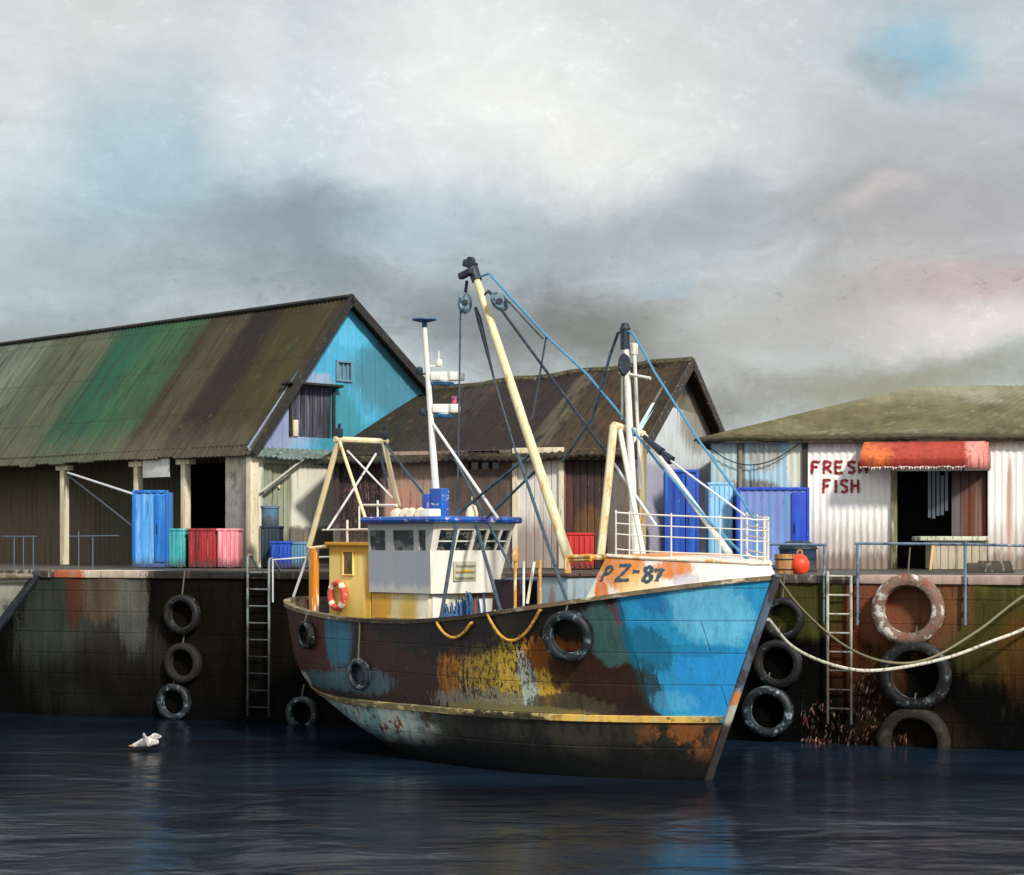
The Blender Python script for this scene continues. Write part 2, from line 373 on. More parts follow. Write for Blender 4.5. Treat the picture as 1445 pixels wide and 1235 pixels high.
m_wall = M('stained_quay_stone', S(8, 7, 6), [
    qb(110, 905, 100, 110, (56, 60, 55), .6, (5, 5, .3)), qb(200, 940, 120, 60, (44, 41, 36), .5, (4, 4, .35)),
    qb(150, 835, 60, 40, (100, 82, 66), 1.0, (8, 8, .4), .5, .7), qb(185, 850, 26, 70, (96, 100, 94), 1.0, (9, 9, .4), .5, .65),
    qb(105, 840, 14, 60, (80, 40, 28), 1.0, (9, 9, .4), .5, .65),
    qb(330, 880, 120, 110, (20, 16, 10), .4),
    qb(1150, 850, 100, 50, (66, 66, 32), .4, (4, 4, .5)), qb(1420, 855, 140, 70, (84, 82, 40), .4, (4, 4, .5)), qb(1345, 855, 60, 60, (78, 82, 38), .5, (4, 4, .5)), qb(1395, 900, 60, 60, (60, 58, 26), .7, (6, 6, .4), .5, .8), qb(1195, 930, 24, 70, (84, 44, 24), .8, (7, 7, .4), .5, .7), qb(1440, 930, 30, 60, (96, 62, 30), .9, (8, 8, .4), .5, .6),
    qb(1235, 850, 40, 50, (120, 62, 40), .5, (5, 5, .4)), qb(1285, 850, 78, 76, (122, 76, 56), .5, (5, 5, .5), .4, .8),
    qb(1250, 1000, 30, 90, (92, 58, 28), .8, (6, 6, .5), .5, .85), qb(1285, 1050, 80, 60, (78, 64, 34), .6, (4, 4, .6), .5, .8),
    ('h', S(6, 6, 6), 2, 1.3, .55, .6, (3, 3, .5), .8, -1),
    ('n', S(44, 42, 36), (7, 7, 1.2), .62, .74, .4)],
    rough=.85, bump=(5, 5, 3), bump_d=.03, var=.4, streak=(6, 6, .22), spec=.06, extra=coursing, extra_h=lambda T, tc, xyz: T.math('MULTIPLY', bricks(T, xyz, 1.15, .46, .02).outputs['Fac'], -.35))
m_cope = M('worn_coping_concrete', S(70, 64, 56), [('n', S(176, 166, 152), (5, 5, 2), .52, .66, .8), ('n', S(120, 60, 38), (3, 3, 3), .6, .7, .8), ('n', S(20, 18, 15), (4, 4, 4), .55, .68, .8),
    qb(150, 808, 60, 30, (190, 176, 158), .8, (9, 9, 2)), qb(100, 808, 24, 30, (170, 90, 60), .8, (9, 9, 2)), qb(1330, 814, 110, 30, (176, 150, 140), .7, (6, 6, 2)), qb(330, 806, 130, 30, (20, 18, 15), .4)], rough=.8, bump_d=.012)
quay = thing('quay_wall', 'dark weed-stained stone harbour wall rising from the water behind the trawler', 'wall', QM)

mb = MB()
rows = []
for k in range(31):
    z = -1.6 + 4.66 * k / 30; row = []
    for i in range(241):
        x = -9 + 41 * i / 240; random.seed(int(x / 1.15 + (int(z / .46) % 2) * .5) * 31 + int(z / .46 + 9))
        row.append((x, -.02 * random.random() + .012 * math.sin(x * 5 + z * 3), z))
    rows.append(row)
mb.grid(rows)
mb.span((-9, .03, -1.6), (32, 1.6, 3.06))
mb.build('wall_face', m_wall, quay, smooth=20)
mb = MB(); x = -9
random.seed(3)
while x < 32:
    w = 1.0 + random.random() * .5
    mb.box((x + w / 2 - .006, .42 + random.random() * .03, 3.06 + .078), (w - .012, 1.0, .156 + random.random() * .012), bev=.025); x += w
mb.build('coping', m_cope, quay)
m_pave = M('wet_quay_concrete', S(66, 62, 56), [('n', S(36, 34, 31), (.5, .5, 1), .45, .6, .8), ('n', S(120, 112, 102), (1.4, 1.4, 1), .58, .7, .6)], rough=.55, bump=(3, 3, 3), bump_d=.01)
mb = MB(); a = [QM @ Vector(p) for p in ((-900, .93, QZ - .008), (900, .93, QZ - .008), (900, 1500, QZ - .008), (-900, 1500, QZ - .008))]
mb.face(a); tag(mb.build('quay_pavement', m_pave, smooth=0), kind='structure')
# orange and brown weed clinging to the wall
m_weed = M('rusty_wrack', S(50, 26, 14), [('n', S(112, 52, 30), (3, 3, 3), .5, .6, .7), ('n', S(44, 40, 18), (2, 2, 2), .52, .62, .7)], rough=.5)
mb = MB(); random.seed(21)
for (px, py, rx, ry, n) in ((1148, 1075, 32, 38, 260), (1165, 1010, 34, 24, 60), (1222, 978, 22, 34, 60), (1250, 1040, 40, 40, 80), (1190, 1045, 30, 30, 50)):
    for k in range(n):
        a = random.random() * 6.283; r = math.sqrt(random.random())
        p = qw(px + math.cos(a) * rx * r, py + math.sin(a) * ry * r)
        if p.z < -.1: continue
        p.y = -.03 - random.random() * .07
        L = .06 + random.random() * .12; w = .007 + random.random() * .012; sw = (random.random() - .5) * .9
        d = Vector((math.sin(sw), -.25 * random.random(), -math.cos(sw))); n2 = Vector((math.cos(sw), random.random() - .5, math.sin(sw))).normalized() * w
        m1 = p + d * L * .5
        mb.face([p - n2 * .4, m1 - n2 + Vector((0, -.02, 0)), m1 + n2 + Vector((0, -.02, 0)), p + n2 * .4]); mb.face([m1 - n2 + Vector((0, -.02, 0)), p + d * L, m1 + n2 + Vector((0, -.02, 0))])
wd = mb.build('seaweed', m_weed, smooth=0); wd.location = QM.to_translation(); wd.rotation_euler = QM.to_euler()
tag(wd, 'rust-orange seaweed clinging low on the quay wall beside the ladder', 'seaweed', kind='stuff')
# ================================================================== sheds
def blob(M_, px, py, ax, val, rpx, rpy, c, amp=.35, sc=(3, 3, .8), soft=.35, amt=.9, rx=None, power=2.0):
    """a patch of paint or wear on a thing's plane ax=val, given where it shows"""
    p = hit(M_, px, py, ax, val); p2 = hit(M_, px + rpx, py, ax, val); p3 = hit(M_, px, py - rpy, ax, val)
    ra = [None, None, None]; o = 1 - ax if ax < 2 else 0
    ra[o] = max(.05, abs(p2[o] - p[o])) if rx is None else rx; ra[2] = max(.05, abs(p3.z - p.z))
    return ('b', S(*c), tuple(p), tuple(ra), amp, sc, soft, amt, power)

def wall_with_holes(mb, x0, x1, z0, z1, holes, y, pitch=.14, amp=.012, thick=.08, axis=0, nrm=-1, top=None):
    """corrugated wall on a plane of constant y (axis 0) or constant x (axis 1), left open at the holes (a0, a1, zlo, zhi)"""
    cuts = sorted({x0, x1} | {h[0] for h in holes} | {h[1] for h in holes})
    P = (lambda a, z: (a, y, z)) if axis == 0 else (lambda a, z: (y, a, z))
    N = (0, nrm, 0) if axis == 0 else (nrm, 0, 0)
    for a, b in zip(cuts, cuts[1:]):
        if b <= x0 or a >= x1: continue
        hs = sorted([(h[2], h[3]) for h in holes if h[0] <= a + 1e-6 and h[1] >= b - 1e-6]); z = z0
        for lo, hi in hs + [(z1, z1)]:
            if lo - z > .01: mb.sheet(P(a, z), P(b, z), P(b, min(lo, z1)), P(a, min(lo, z1)), N, pitch, amp, thick, nv=2)
            z = max(z, hi)

def laps(a):
    """overlapping roof sheets: dark lap lines and sheets that weathered differently"""
    def f(T, tc, xyz, col):
        br = bricks(T, xyz, .92, 1.35, .012, a, .3); br.offset = 0.0
        br.inputs['Color1'].default_value = (1.08, 1.06, 1.0, 1); br.inputs['Color2'].default_value = (.80, .80, .82, 1); br.inputs['Mortar'].default_value = (.42, .38, .34, 1)
        return T.mix(.8, col, T.mix(1.0, col, br.outputs[0], 'MULTIPLY'))
    return f
# ---------- the blue-gabled shed
BZ = QZ - .008
c0 = at(352, 803, 48.0)
SM = frame(c0.x, 48.0, BZ, 45.7)
def sg(px, py): return hit(SM, px, py, 1, 0.0)
pk = sg(485, 424); le = sg(352, 630); rr = sg(588, 541)
ze = le.z; zp = pk.z; xp = pk.x
slope_r = (zp - rr.z) / (rr.x - xp); wR = xp + (zp - ze) / slope_r
LEN = 27.0
shed = thing('fish_store', 'big old shed with a bright blue gable and long mossy green-brown roof', 'shed', SM)
m_blue = M('faded_blue_boards', S(72, 160, 196), [
    blob(SM, 400, 590, 1, 0, 60, 50, (150, 160, 190), .6, (2, 2, 2), .5, .8), blob(SM, 370, 610, 1, 0, 40, 40, (136, 140, 176), .6, (3, 3, 2), .5, .8), blob(SM, 450, 540, 1, 0, 22, 14, (170, 168, 194), .8, (6, 6, 5), .5, .6),
    blob(SM, 470, 590, 1, 0, 40, 50, (52, 128, 140), .7, (3, 3, 2), .5, .8), blob(SM, 545, 535, 1, 0, 50, 50, (64, 116, 132), .5, (3, 3, 2), .5, .8), blob(SM, 500, 450, 1, 0, 40, 40, (84, 176, 214), .4),
    ('n', S(40, 104, 124), (14, 14, 2), .60, .72, .7), ('n', S(172, 190, 200), (9, 9, 3), .64, .74, .6)], rough=.7, bump=(14, 14, 1.5), bump_d=.008, streak=(12, 12, .9))
m_cream = M('limewashed_wall', S(214, 212, 198), [
    blob(SM, 390, 690, 1, 0, 22, 60, (148, 152, 128), .35, (8, 8, .6), .3, .85), blob(SM, 410, 770, 1, 0, 60, 26, (104, 98, 90), .35, (3, 3, 2), .25, 1.0, rx=8),
    ('n', S(160, 152, 132), (9, 9, .6), .55, .68, .6)], rough=.8, streak=(16, 16, .5), bump_d=.01)
m_dark_wood = M('dark_weathered_timber', S(44, 40, 32), [('n', S(92, 82, 58), (9, 9, .6), .52, .7, .7), ('n', S(26, 22, 18), (3, 3, .6), .5, .65, .8)], rough=.8, streak=(14, 14, .4), bump=(16, 16, 1), bump_d=.012)
m_back = M('olive_store_boards', S(80, 72, 48), [
    ('b', S(96, 84, 70), (1.35, 12, 0), (None, 5, 2.0), .5, (4, 4, .6), .4, .9), ('b', S(66, 66, 50), (1.35, 6, 0), (None, 3, 3), .5, (4, 4, .6), .4, .8), ('b', S(168, 160, 148), (1.35, .6, 1.6), (None, 1.2, 2), .4, (4, 4, .6), .3, .9),
    ('n', S(62, 56, 38), (7, 7, .5), .52, .66, .8), ('n', S(128, 112, 104), (12, 12, 1), .62, .74, .5)], rough=.85, streak=(16, 16, .4), bump_d=.01)
m_post = M('pale_flaking_post', S(214, 204, 178), [('n', S(176, 140, 92), (16, 16, 1.2), .52, .66, .8), ('n', S(70, 60, 46), (26, 26, 5), .6, .7, .8)], rough=.8, bump=(20, 20, 4), bump_d=.008)
# roof paint and moss streaks down the slope; left end tinted to imitate haze
def roofblob(px, py, w, c, amt=.85, amp=.3, rz=None):
    a = hit(SM, px, py, 0, xp * .5)
    return ('b', S(*c), (0, a.y, 0), (None, w, None), amp, (1.0, 2.2, 1.0), .6, amt)
m_roof1 = M('mossy_hazed_corrugated_roof', S(50, 42, 24), [
    roofblob(0, 560, 7.0, (94, 103, 92), .9), roofblob(80, 560, 2.6, (66, 70, 50), .7), roofblob(150, 560, 1.6, (18, 74, 54), .9, .6), roofblob(200, 560, 1.2, (46, 84, 56), .8, .6), roofblob(275, 560, .8, (64, 62, 48), .7, .7), roofblob(320, 560, .8, (28, 20, 14), .9, .6), roofblob(360, 560, .6, (50, 46, 18), .7, .5), roofblob(400, 560, .45, (64, 58, 26), .6, .6),
    ('h', S(84, 80, 68), 2, ze + .45, .5, .6, (2, 2, 2), .7, -1),
    ('n', S(34, 28, 16), (.5, 6, .5), .50, .72, .7), ('n', S(88, 78, 46), (.7, 10, .7), .58, .76, .6), ('n', S(70, 84, 40), (2, 3, 2), .60, .7, .6)],
    rough=.9, streak=(.6, 9, .6), var=.42, bump=(4, 12, 4), bump_d=.02, extra=laps(1))
m_verge = M('tarred_barge_board', S(38, 36, 34), [('n', S(88, 84, 78), (8, 8, 8), .56, .68, .6)], rough=.8)
m_fascia = M('rough_eaves_board', S(70, 66, 48), [('n', S(150, 146, 128), (10, 10, 10), .56, .66, .8), ('n', S(24, 24, 18), (4, 4, 4), .5, .62, .8)], rough=.9, bump_d=.02)
z0 = 0.0
zE = ze; zP = zp      # sg() already answers in the shed's own heights
# gable: boards above the hood, with loft door and vent
dl = sg(411, 616); dr = sg(468, 549); zh = sg(400, 634).z
vl = sg(476, 535); vr = sg(494, 513)
mb = MB(); n = 70
def gz(x): return zE + (zP - zE) * (x / xp if x < xp else max(0, (wR - x) / (wR - xp)))
xs = sorted({round(wR * i / n, 4) for i in range(n + 1)} | {xp, dl.x, dr.x, vl.x, vr.x})
for a, b in zip(xs, xs[1:]):
    m_ = (a + b) / 2; off = -.006 if int(m_ / .22) % 2 else .004; zb = zh
    segs = [(zb, None)]
    if dl.x <= m_ <= dr.x: segs = [(zb, dl.z), (dr.z, None)]
    elif vl.x <= m_ <= vr.x: segs = [(zb, vl.z), (vr.z, None)]
    for lo, hi in segs:
        ha = gz(a) if hi is None else hi; hb_ = gz(b) if hi is None else hi
        if min(ha, hb_) <= lo + .005: 
            if max(ha, hb_) <= lo + .01: continue
        mb.prism([(a, off, lo), (b, off, lo), (b, off, max(lo, hb_)), (a, off, max(lo, ha))], (0, .07, 0))
mb.build('gable_wall', m_blue, shed, smooth=0)
m_loft = M('loft_door_planks', S(62, 62, 74), [('n', S(112, 112, 134), (14, 14, .5), .5, .62, .8), ('n', S(28, 28, 32), (9, 9, .5), .5, .62, .8)], rough=.7, streak=(18, 18, .4))
mb = MB(); k = 7; w = (dr.x - dl.x) / k
for i in range(k): mb.box((dl.x + w * (i + .5), .09 + .01 * (i % 2), (dl.z + dr.z) / 2), (w - .012, .04, dr.z - dl.z), bev=.008)
door = mb.build('loft_door', m_loft, shed)
mb = MB(); mb.box(((dl.x + dr.x) / 2 - .05, -.10, dr.z + .05), (dr.x - dl.x + .5, .32, .06), rot=(R(-8), 0, 0), bev=.01)
mb.box((dl.x - .05, -.03, (dl.z + dr.z) / 2), (.08, .06, dr.z - dl.z), bev=.01); mb.box((dr.x + .05, -.03, (dl.z + dr.z) / 2), (.08, .06, dr.z - dl.z), bev=.01)
mb.build('door_frame', m_verge, door)
mb = MB(); mb.box((dl.x + .12, -.02, dl.z + .22), (.16, .05, .42), bev=.01); mb.build('patch_board', m_post, door)
mb = MB(); mb.box(((vl.x + vr.x) / 2, .06, (vl.z + vr.z) / 2), (vr.x - vl.x, .02, vr.z - vl.z))
for i in range(3): mb.box((vl.x + (vr.x - vl.x) * (i + .5) / 3, .03, (vl.z + vr.z) / 2), (.05, .05, vr.z - vl.z), bev=.005)
for (x, z, sx, sz) in (((vl.x + vr.x) / 2, vr.z + .03, vr.x - vl.x + .12, .06), ((vl.x + vr.x) / 2, vl.z - .03, vr.x - vl.x + .12, .06), (vl.x - .03, (vl.z + vr.z) / 2, .06, vr.z - vl.z), (vr.x + .03, (vl.z + vr.z) / 2, .06, vr.z - vl.z)): mb.box((x, -.02, z), (sx, .06, sz), bev=.008)
mb.build('vent', M('blue_grey_vent', S(98, 130, 148), rough=.7), shed)
# hood along the gable foot, lower limewashed wall with a plank door
mb = MB(); mb.sheet((-.1, -.34, zh - .22), (wR, -.34, zh - .22), (wR, -.012, zh + .03), (-.1, -.012, zh + .03), (0, -.4, 1), .16, .015, .03, nv=3, jag=.1)
mb.build('hood', M('lichened_hood', S(96, 112, 108), [('n', S(176, 178, 164), (12, 12, 12), .56, .66, .8), ('n', S(36, 46, 44), (10, 10, 10), .54, .64, .8)], rough=.9, bump_d=.02), shed)
gl = sg(372, 790); gr_ = sg(411, 655)
mb = MB(); mb.span((.0, .0, 0), (gl.x, .14, zh)); mb.span((gr_.x, .0, 0), (wR, .14, zh)); mb.span((gl.x, 0, gr_.z), (gr_.x, .14, zh))
mb.build('lower_wall', m_cream, shed, smooth=0)
m_gdoor = M('green_grey_plank_door', S(142, 148, 126), [('n', S(92, 96, 84), (14, 14, .4), .5, .62, .8), ('h', S(58, 62, 60), 2, 3.0, .15, .3, (9, 9, 1), .7, 1), ('h', S(84, 80, 74), 2, .7, .2, .3, (5, 5, 1), .8, -1)], streak=(18, 18, .4))
mb = MB(); k = 5; w = (gr_.x - gl.x) / k
for i in range(k): mb.box((gl.x + w * (i + .5), .11 + .008 * (i % 2), gr_.z / 2), (w - .012, .04, gr_.z - .02), bev=.006)
sdoor = mb.build('side_door', m_gdoor, shed)
mb = MB(); mb.lathe([(.0, 0), (.05, 0), (.05, .05), (.0, .06)], c=(gr_.x - .35, .085, 2.05), rot=Euler((R(90), 0, 0)).to_matrix(), seg=12); mb.build('handle', m_post, sdoor)
for nm, p1, p2, c in (('strut', (342 + 25, 695), (342 + 90, 645), (176, 172, 160)), ('strut', (372, 697), (432, 643), (92, 96, 92))):
    a = hit(SM, *p1, 1, -.1); b = hit(SM, *p2, 1, -.28); mb = MB(); mb.tube([a, b], .028, 8); mb.build(nm, M('hood_strut_paint', S(*c)), shed)
# long open side: recessed store wall, dark doorway, posts
RX = 1.35
o1 = hit(SM, 322, 700, 0, RX); o2 = hit(SM, 268, 700, 0, RX)
mb = MB(); wall_with_holes(mb, .14, LEN, 0, zE + .9, [(min(o1.y, o2.y), max(o1.y, o2.y), -.1, 2.75)], RX, pitch=.24, amp=.012, thick=.06, axis=1, nrm=-1)
mb.build('store_wall', m_back, shed, smooth=0)
mb = MB(); mb.span((RX + 5, .2, 0), (RX + 5.1, LEN, zE)); mb.span((.0, LEN - .1, 0), (wR, LEN, zE + 1)); mb.span((wR - .1, .15, 0), (wR, LEN - .11, zE))
mb.build('inner_wall', m_dark_wood, shed, smooth=0)
for px in (91, 195, 262):
    p = hit(SM, px, 720, 0, .16); mb = MB(); mb.box((.16, p.y, (zE - .12) / 2), (.19, .19, zE - .12), bev=.015); mb.box((.16, p.y, zE - .3), (.22, .6, .14), bev=.02); mb.build('post', m_post, shed)
mb = MB(); mb.box((.06, .0 - .04, (zh - .25) / 2), (.26, .2, zh - .25), bev=.02); mb.build('corner_post', m_post, shed)
mb = MB(); mb.span((.02, .16, zE - .16), (.2, LEN, zE + .06)); mb.build('eaves_beam', m_fascia, shed)
f1, f2 = hit(SM, 318, 700, 0, .06), hit(SM, 351, 700, 0, .06)
mb = MB(); mb.span((.06, .17, 0), (.16, max(f1.y, f2.y), zE - .17)); mb.build('front_panel', M('grey_plaster_panel', S(158, 152, 146), [('h', S(196, 186, 160), 2, 2.3, .4, .4, (5, 5, 2), .7, 1), ('n', S(112, 106, 104), (3, 3, 2), .48, .64, .8), ('n', S(60, 56, 52), (18, 18, 9), .62, .70, .7)], rough=.9, bump_d=.012), shed, smooth=0)
p1 = hit(SM, 203, 645, 0, .0); p2 = hit(SM, 240, 673, 0, .0)
mb = MB(); mb.box((-.02, (p1.y + p2.y) / 2, (p1.z + p2.z) / 2), (.04, abs(p1.y - p2.y), abs(p1.z - p2.z)), bev=.006); mb.build('white_panel', M('white_board_paint', S(206, 208, 200), [('n', S(110, 108, 96), (20, 20, 2), .58, .68, .7)], streak=(22, 22, .8)), shed)
# roof
ov = .14; k = (zP - zE) / xp; kr = (zP - zE) / (wR - xp)
nl = Vector((-k, 0, 1)).normalized(); nr = Vector((kr, 0, 1)).normalized()
mb = MB(); mb.sheet((-ov, LEN, zE - ov * k), (-ov, -.3, zE - ov * k), (xp, -.3, zP + .06), (xp, LEN, zP + .06), nl, .17, .015, .04, nv=10, jag=.10, sag=.012)
roof = mb.build('roof', m_roof1, shed, smooth=50)
mb = MB(); mb.sheet((wR + ov, -.3, zE - ov * kr), (wR + ov, LEN, zE - ov * kr), (xp, LEN, zP + .05), (xp, -.3, zP + .05), nr, .17, .022, .04, nv=8, jag=.1)
mb.build('roof_slope', m_roof1, shed, smooth=50)
mb = MB(); mb.tube([(xp, -.34, zP + .075), (xp, LEN, zP + .075)], .10, 8, flat=.7); mb.build('ridge_cap', m_verge, roof)
for sgn, xe, kk in ((-1, -ov - .02, k), (1, wR + ov + .02, kr)):
    a = Vector((xe, -.36, zE - ov * kk)); b = Vector((xp, -.36, zP + .05)); d = (b - a); L = d.length; up = Vector((0, 1, 0)).cross(d).normalized() * .13
    if up.z < 0: up = -up
    mb = MB(); mb.prism([a - up * 1.1, b - up * 1.1, b + up * .5, a + up * .5], (0, .06, 0)); mb.build('barge_board', m_verge, shed, smooth=0)

# ---------- the middle brown shed
ax, ay, bx_, by_ = at(470, 800, 48.0).x, 48.0, at(890, 800, 45.5).x, 45.5
ang = math.degrees(math.atan2(by_ - ay, bx_ - ax)); FL = math.hypot(bx_ - ax, by_ - ay)
MM = frame(ax, ay, BZ, ang)
def mg(px, py): return hit(MM, px, py, 0, FL)      # on the gable end
def mf(px, py): return hit(MM, px, py, 1, 0.0)     # on the front wall
pk2 = mg(960, 512); ze2 = mg(890, 633).z; re2 = mg(1024, 625); zp2 = pk2.z; yp2 = pk2.y; w2 = max(re2.y, yp2 * 1.9)
rl = hit(MM, 598, 553, 1, yp2); rl.z = max(rl.z, zp2 - .75)
mid = thing('net_store', 'low brown plastered shed with a sagging dark roof behind the trawler wheelhouse', 'shed', MM)
m_front = M('stained_plaster', S(112, 98, 90), [
    blob(MM, 580, 700, 1, 0, 36, 90, (154, 130, 118), .3, (5, 5, .6), .2, .95, power=6), blob(MM, 570, 715, 1, 0, 24, 30, (176, 124, 104), .6, (5, 5, .8), .5, .8), blob(MM, 675, 690, 1, 0, 50, 60, (78, 66, 60), .5, (8, 8, .5), .4, .9),
    blob(MM, 500, 690, 1, 0, 42, 80, (58, 44, 42), .4, (8, 8, .8), .3, .9, power=4), blob(MM, 500, 770, 1, 0, 70, 30, (98, 92, 86), .4), blob(MM, 868, 700, 1, 0, 12, 80, (104, 98, 94), .3), blob(MM, 780, 770, 1, 0, 90, 26, (98, 86, 80), .4),
    ('n', S(52, 42, 38), (16, 16, 1.2), .56, .68, .7), ('n', S(170, 140, 124), (22, 22, 5), .64, .74, .5)], rough=.85, streak=(16, 16, .5), var=.24, bump_d=.012)
m_gab2 = M('grey_limewash_gable', S(206, 212, 215), [
    blob(MM, 975, 560, 0, FL, 90, 22, (84, 62, 44), .3, (4, 4, 2), .25, .9, power=6), blob(MM, 960, 530, 0, FL, 30, 26, (28, 48, 58), .4, (4, 4, 4), .3, .95), blob(MM, 985, 600, 0, FL, 24, 40, (120, 116, 100), .5, (5, 5, 2), .5, .8), blob(MM, 915, 585, 0, FL, 10, 25, (168, 196, 208), .5, (5, 5, 2), .5, .8),
    blob(MM, 960, 720, 0, FL, 90, 60, (164, 158, 184), .4, (6, 6, .6), .4, .8, power=4), blob(MM, 895, 740, 0, FL, 8, 90, (94, 88, 52), .4, (4, 4, .6), .3, .9), ('n', S(150, 148, 138), (10, 10, 1), .54, .68, .6)], rough=.85, streak=(12, 12, .8), var=.2, bump_d=.012)
m_roof2 = M('dark_stained_roof', S(36, 27, 20), [
    blob(MM, 690, 590, 1, 1, 70, 200, (32, 24, 25), .5, (5, 1, 1), .5, .9), blob(MM, 540, 600, 1, 1, 60, 200, (34, 34, 18), .6, (5, 1, 1), .5, .9), blob(MM, 850, 590, 1, 1, 60, 200, (64, 50, 32), .6, (5, 1, 1), .6, .8), blob(MM, 770, 590, 1, 1, 16, 200, (92, 84, 68), .8, (7, 1, 1), .6, .6), blob(MM, 610, 600, 1, 1, 30, 200, (50, 44, 42), .7, (7, 1, 1), .5, .7),
    ('n', S(24, 18, 15), (6, 1.2, 1.2), .5, .62, .8), ('n', S(104, 94, 78), (12, 1.5, 1.5), .62, .74, .5), ('n', S(84, 56, 34), (4, 1, 1), .56, .68, .6)], rough=.95, streak=(12, .8, .8), var=.32, bump=(10, 4, 4), bump_d=.03, extra=laps(0))
hd = lambda x0, y0, x1, y1: (mf(x0, 700).x, mf(x1, 700).x, max(0, mf((x0 + x1) / 2, y1).z), mf((x0 + x1) / 2, y0).z)
holes = [hd(478, 642, 536, 806), hd(730, 640, 790, 806), hd(797, 640, 857, 806), hd(660, 636, 705, 662)]
mb = MB(); wall_with_holes(mb, 0, FL, 0, ze2 + .02, holes, 0, pitch=.5, amp=.006, thick=.16)
mb.build('front_wall', m_front, mid, smooth=0)
mb = MB()
ygs = [0.0] + [w2 * i / 24 for i in range(1, 25)]
def g2(y): return ze2 + (zp2 - ze2) * (y / yp2 if y < yp2 else max(0, (w2 - y) / (w2 - yp2)))
mb.prism([(FL - .14, .17, 0), (FL - .14, .17, g2(.17)), (FL - .14, yp2, zp2 - .02), (FL - .14, w2, ze2), (FL - .14, w2, 0)], (.14, 0, 0))
mb.build('gable_wall', m_gab2, mid, smooth=0)
mb = MB(); mb.span((.6, 3.2, 0), (FL - .2, 3.3, ze2)); mb.prism([(.02, .17, 0), (.02 + .6 * 3, .17 + 3 * .8, 0), (.02 + .6 * 3, .17 + 3 * .8, ze2), (.02, .17, ze2)], (-.1, .1, 0)); mb.build('inner_wall', m_dark_wood, mid, smooth=0)
def hdoor(name, h, mat, boards, yy=.12, part=None):
    mb = MB(); w = (h[1] - h[0]) / boards
    for i in range(boards): mb.box((h[0] + w * (i + .5), yy + .01 * (i % 2), (h[2] + h[3]) / 2), (w - .014, .05, h[3] - h[2] - .02), bev=.008)
    return mb.build(name, mat, mid)
hdoor('plank_door', holes[0], M('maroon_black_door', S(48, 36, 38), [('n', S(132, 100, 88), (30, 30, 8), .56, .64, .8), ('h', S(92, 82, 76), 2, .75, .3, .4, (6, 6, 2), .8, -1)], streak=(20, 20, .6), rough=.8, bump_d=.012), 7)
wd_ = hdoor('white_door', holes[1], M('white_door_paint', S(212, 208, 202), [('h', S(140, 120, 114), 2, 1.15, .4, .5, (8, 8, .8), .8, -1), ('n', S(160, 150, 144), (14, 14, .5), .54, .68, .6)], streak=(20, 20, .4)), 5, .03)
mb = MB()
for x in (holes[1][0] - .05, holes[1][1] + .05): mb.box((x, -.03, holes[1][3] / 2), (.12, .08, holes[1][3]), bev=.01)
mb.box(((holes[1][0] + holes[1][1]) / 2, -.03, holes[1][3] + .07), (holes[1][1] - holes[1][0] + .22, .08, .14), bev=.01); mb.build('door_frame', m_post, wd_)
hdoor('sliding_door', holes[2], M('rust_mottled_door', S(58, 44, 44), [('n', S(150, 104, 72), (30, 30, 9), .60, .67, .7), ('b', S(120, 84, 44), (holes[2][0] + .6, 0, .9), (.4, None, .6), .9, (12, 12, 3), .5, .6), ('b', S(112, 62, 54), (holes[2][0], 0, 1.7), (.18, None, 1.0), .8, (14, 14, 2), .5, .6), ('h', S(38, 30, 34), 2, 2.4, .3, .3, (10, 10, 2), .8, 1)], streak=(22, 22, .6), rough=.8, bump_d=.014), 6)
mb = MB(); h = holes[3]; mb.box(((h[0] + h[1]) / 2, .12, (h[2] + h[3]) / 2), (h[1] - h[0], .02, h[3] - h[2])); win = mb.build('window', M('grimy_glass', S(34, 36, 44), rough=.15, spec=.6, bump_d=0), mid)
mb = MB()
for i in range(4): mb.box((h[0] + (h[1] - h[0]) * i / 3, .06, (h[2] + h[3]) / 2), (.05, .08, h[3] - h[2]), bev=.008)
mb.build('window_bars', m_dark_wood, win)
# roof: front slope with a hipped, slumped left end
ovy = .35; kf = (zp2 - ze2) / yp2
mb = MB(); nf = Vector((0, -kf, 1)).normalized()
xe0 = -.35
mb.sheet((xe0, -ovy, ze2 - ovy * kf - .08), (FL + .3, -ovy, ze2 - ovy * kf), (FL + .3, yp2, zp2 + .05), (rl.x, yp2, rl.z), nf, .19, .02, .05, nv=10, jag=.16, sag=.03)
roof2 = mb.build('roof', m_roof2, mid, smooth=50)
kb = (zp2 - ze2) / (w2 - yp2)
mb = MB(); mb.sheet((FL + .3, w2 + .3, ze2 - .3 * kb), (rl.x, w2 + .3, ze2 - .3 * kb), (rl.x, yp2, rl.z), (FL + .3, yp2, zp2 + .04), Vector((0, kb, 1)), .19, .02, .05, nv=8)
mb.build('roof_slope', m_roof2, mid, smooth=50)
mb = MB(); mb.sheet((.02 + .62 * 5.4, .1 + .79 * 5.4, ze2 - .15), (xe0, -ovy, ze2 - ovy * kf - .09), (rl.x, yp2, rl.z - .01), (rl.x + .02, yp2 + .02, rl.z - .01), Vector((-.8, .4, 1)), .19, .02, .05, nv=8)
mb.build('hip_end', m_roof2, mid, smooth=50)
mb = MB()
rp = [Vector((rl.x + (FL + .33 - rl.x) * i / 14, yp2, rl.z + (zp2 + .07 - rl.z) * i / 14 + .03 * math.sin(i * 1.7))) for i in range(15)]
mb.tube(rp, .11, 8); mb.build('ridge_cap', m_fascia, roof2)
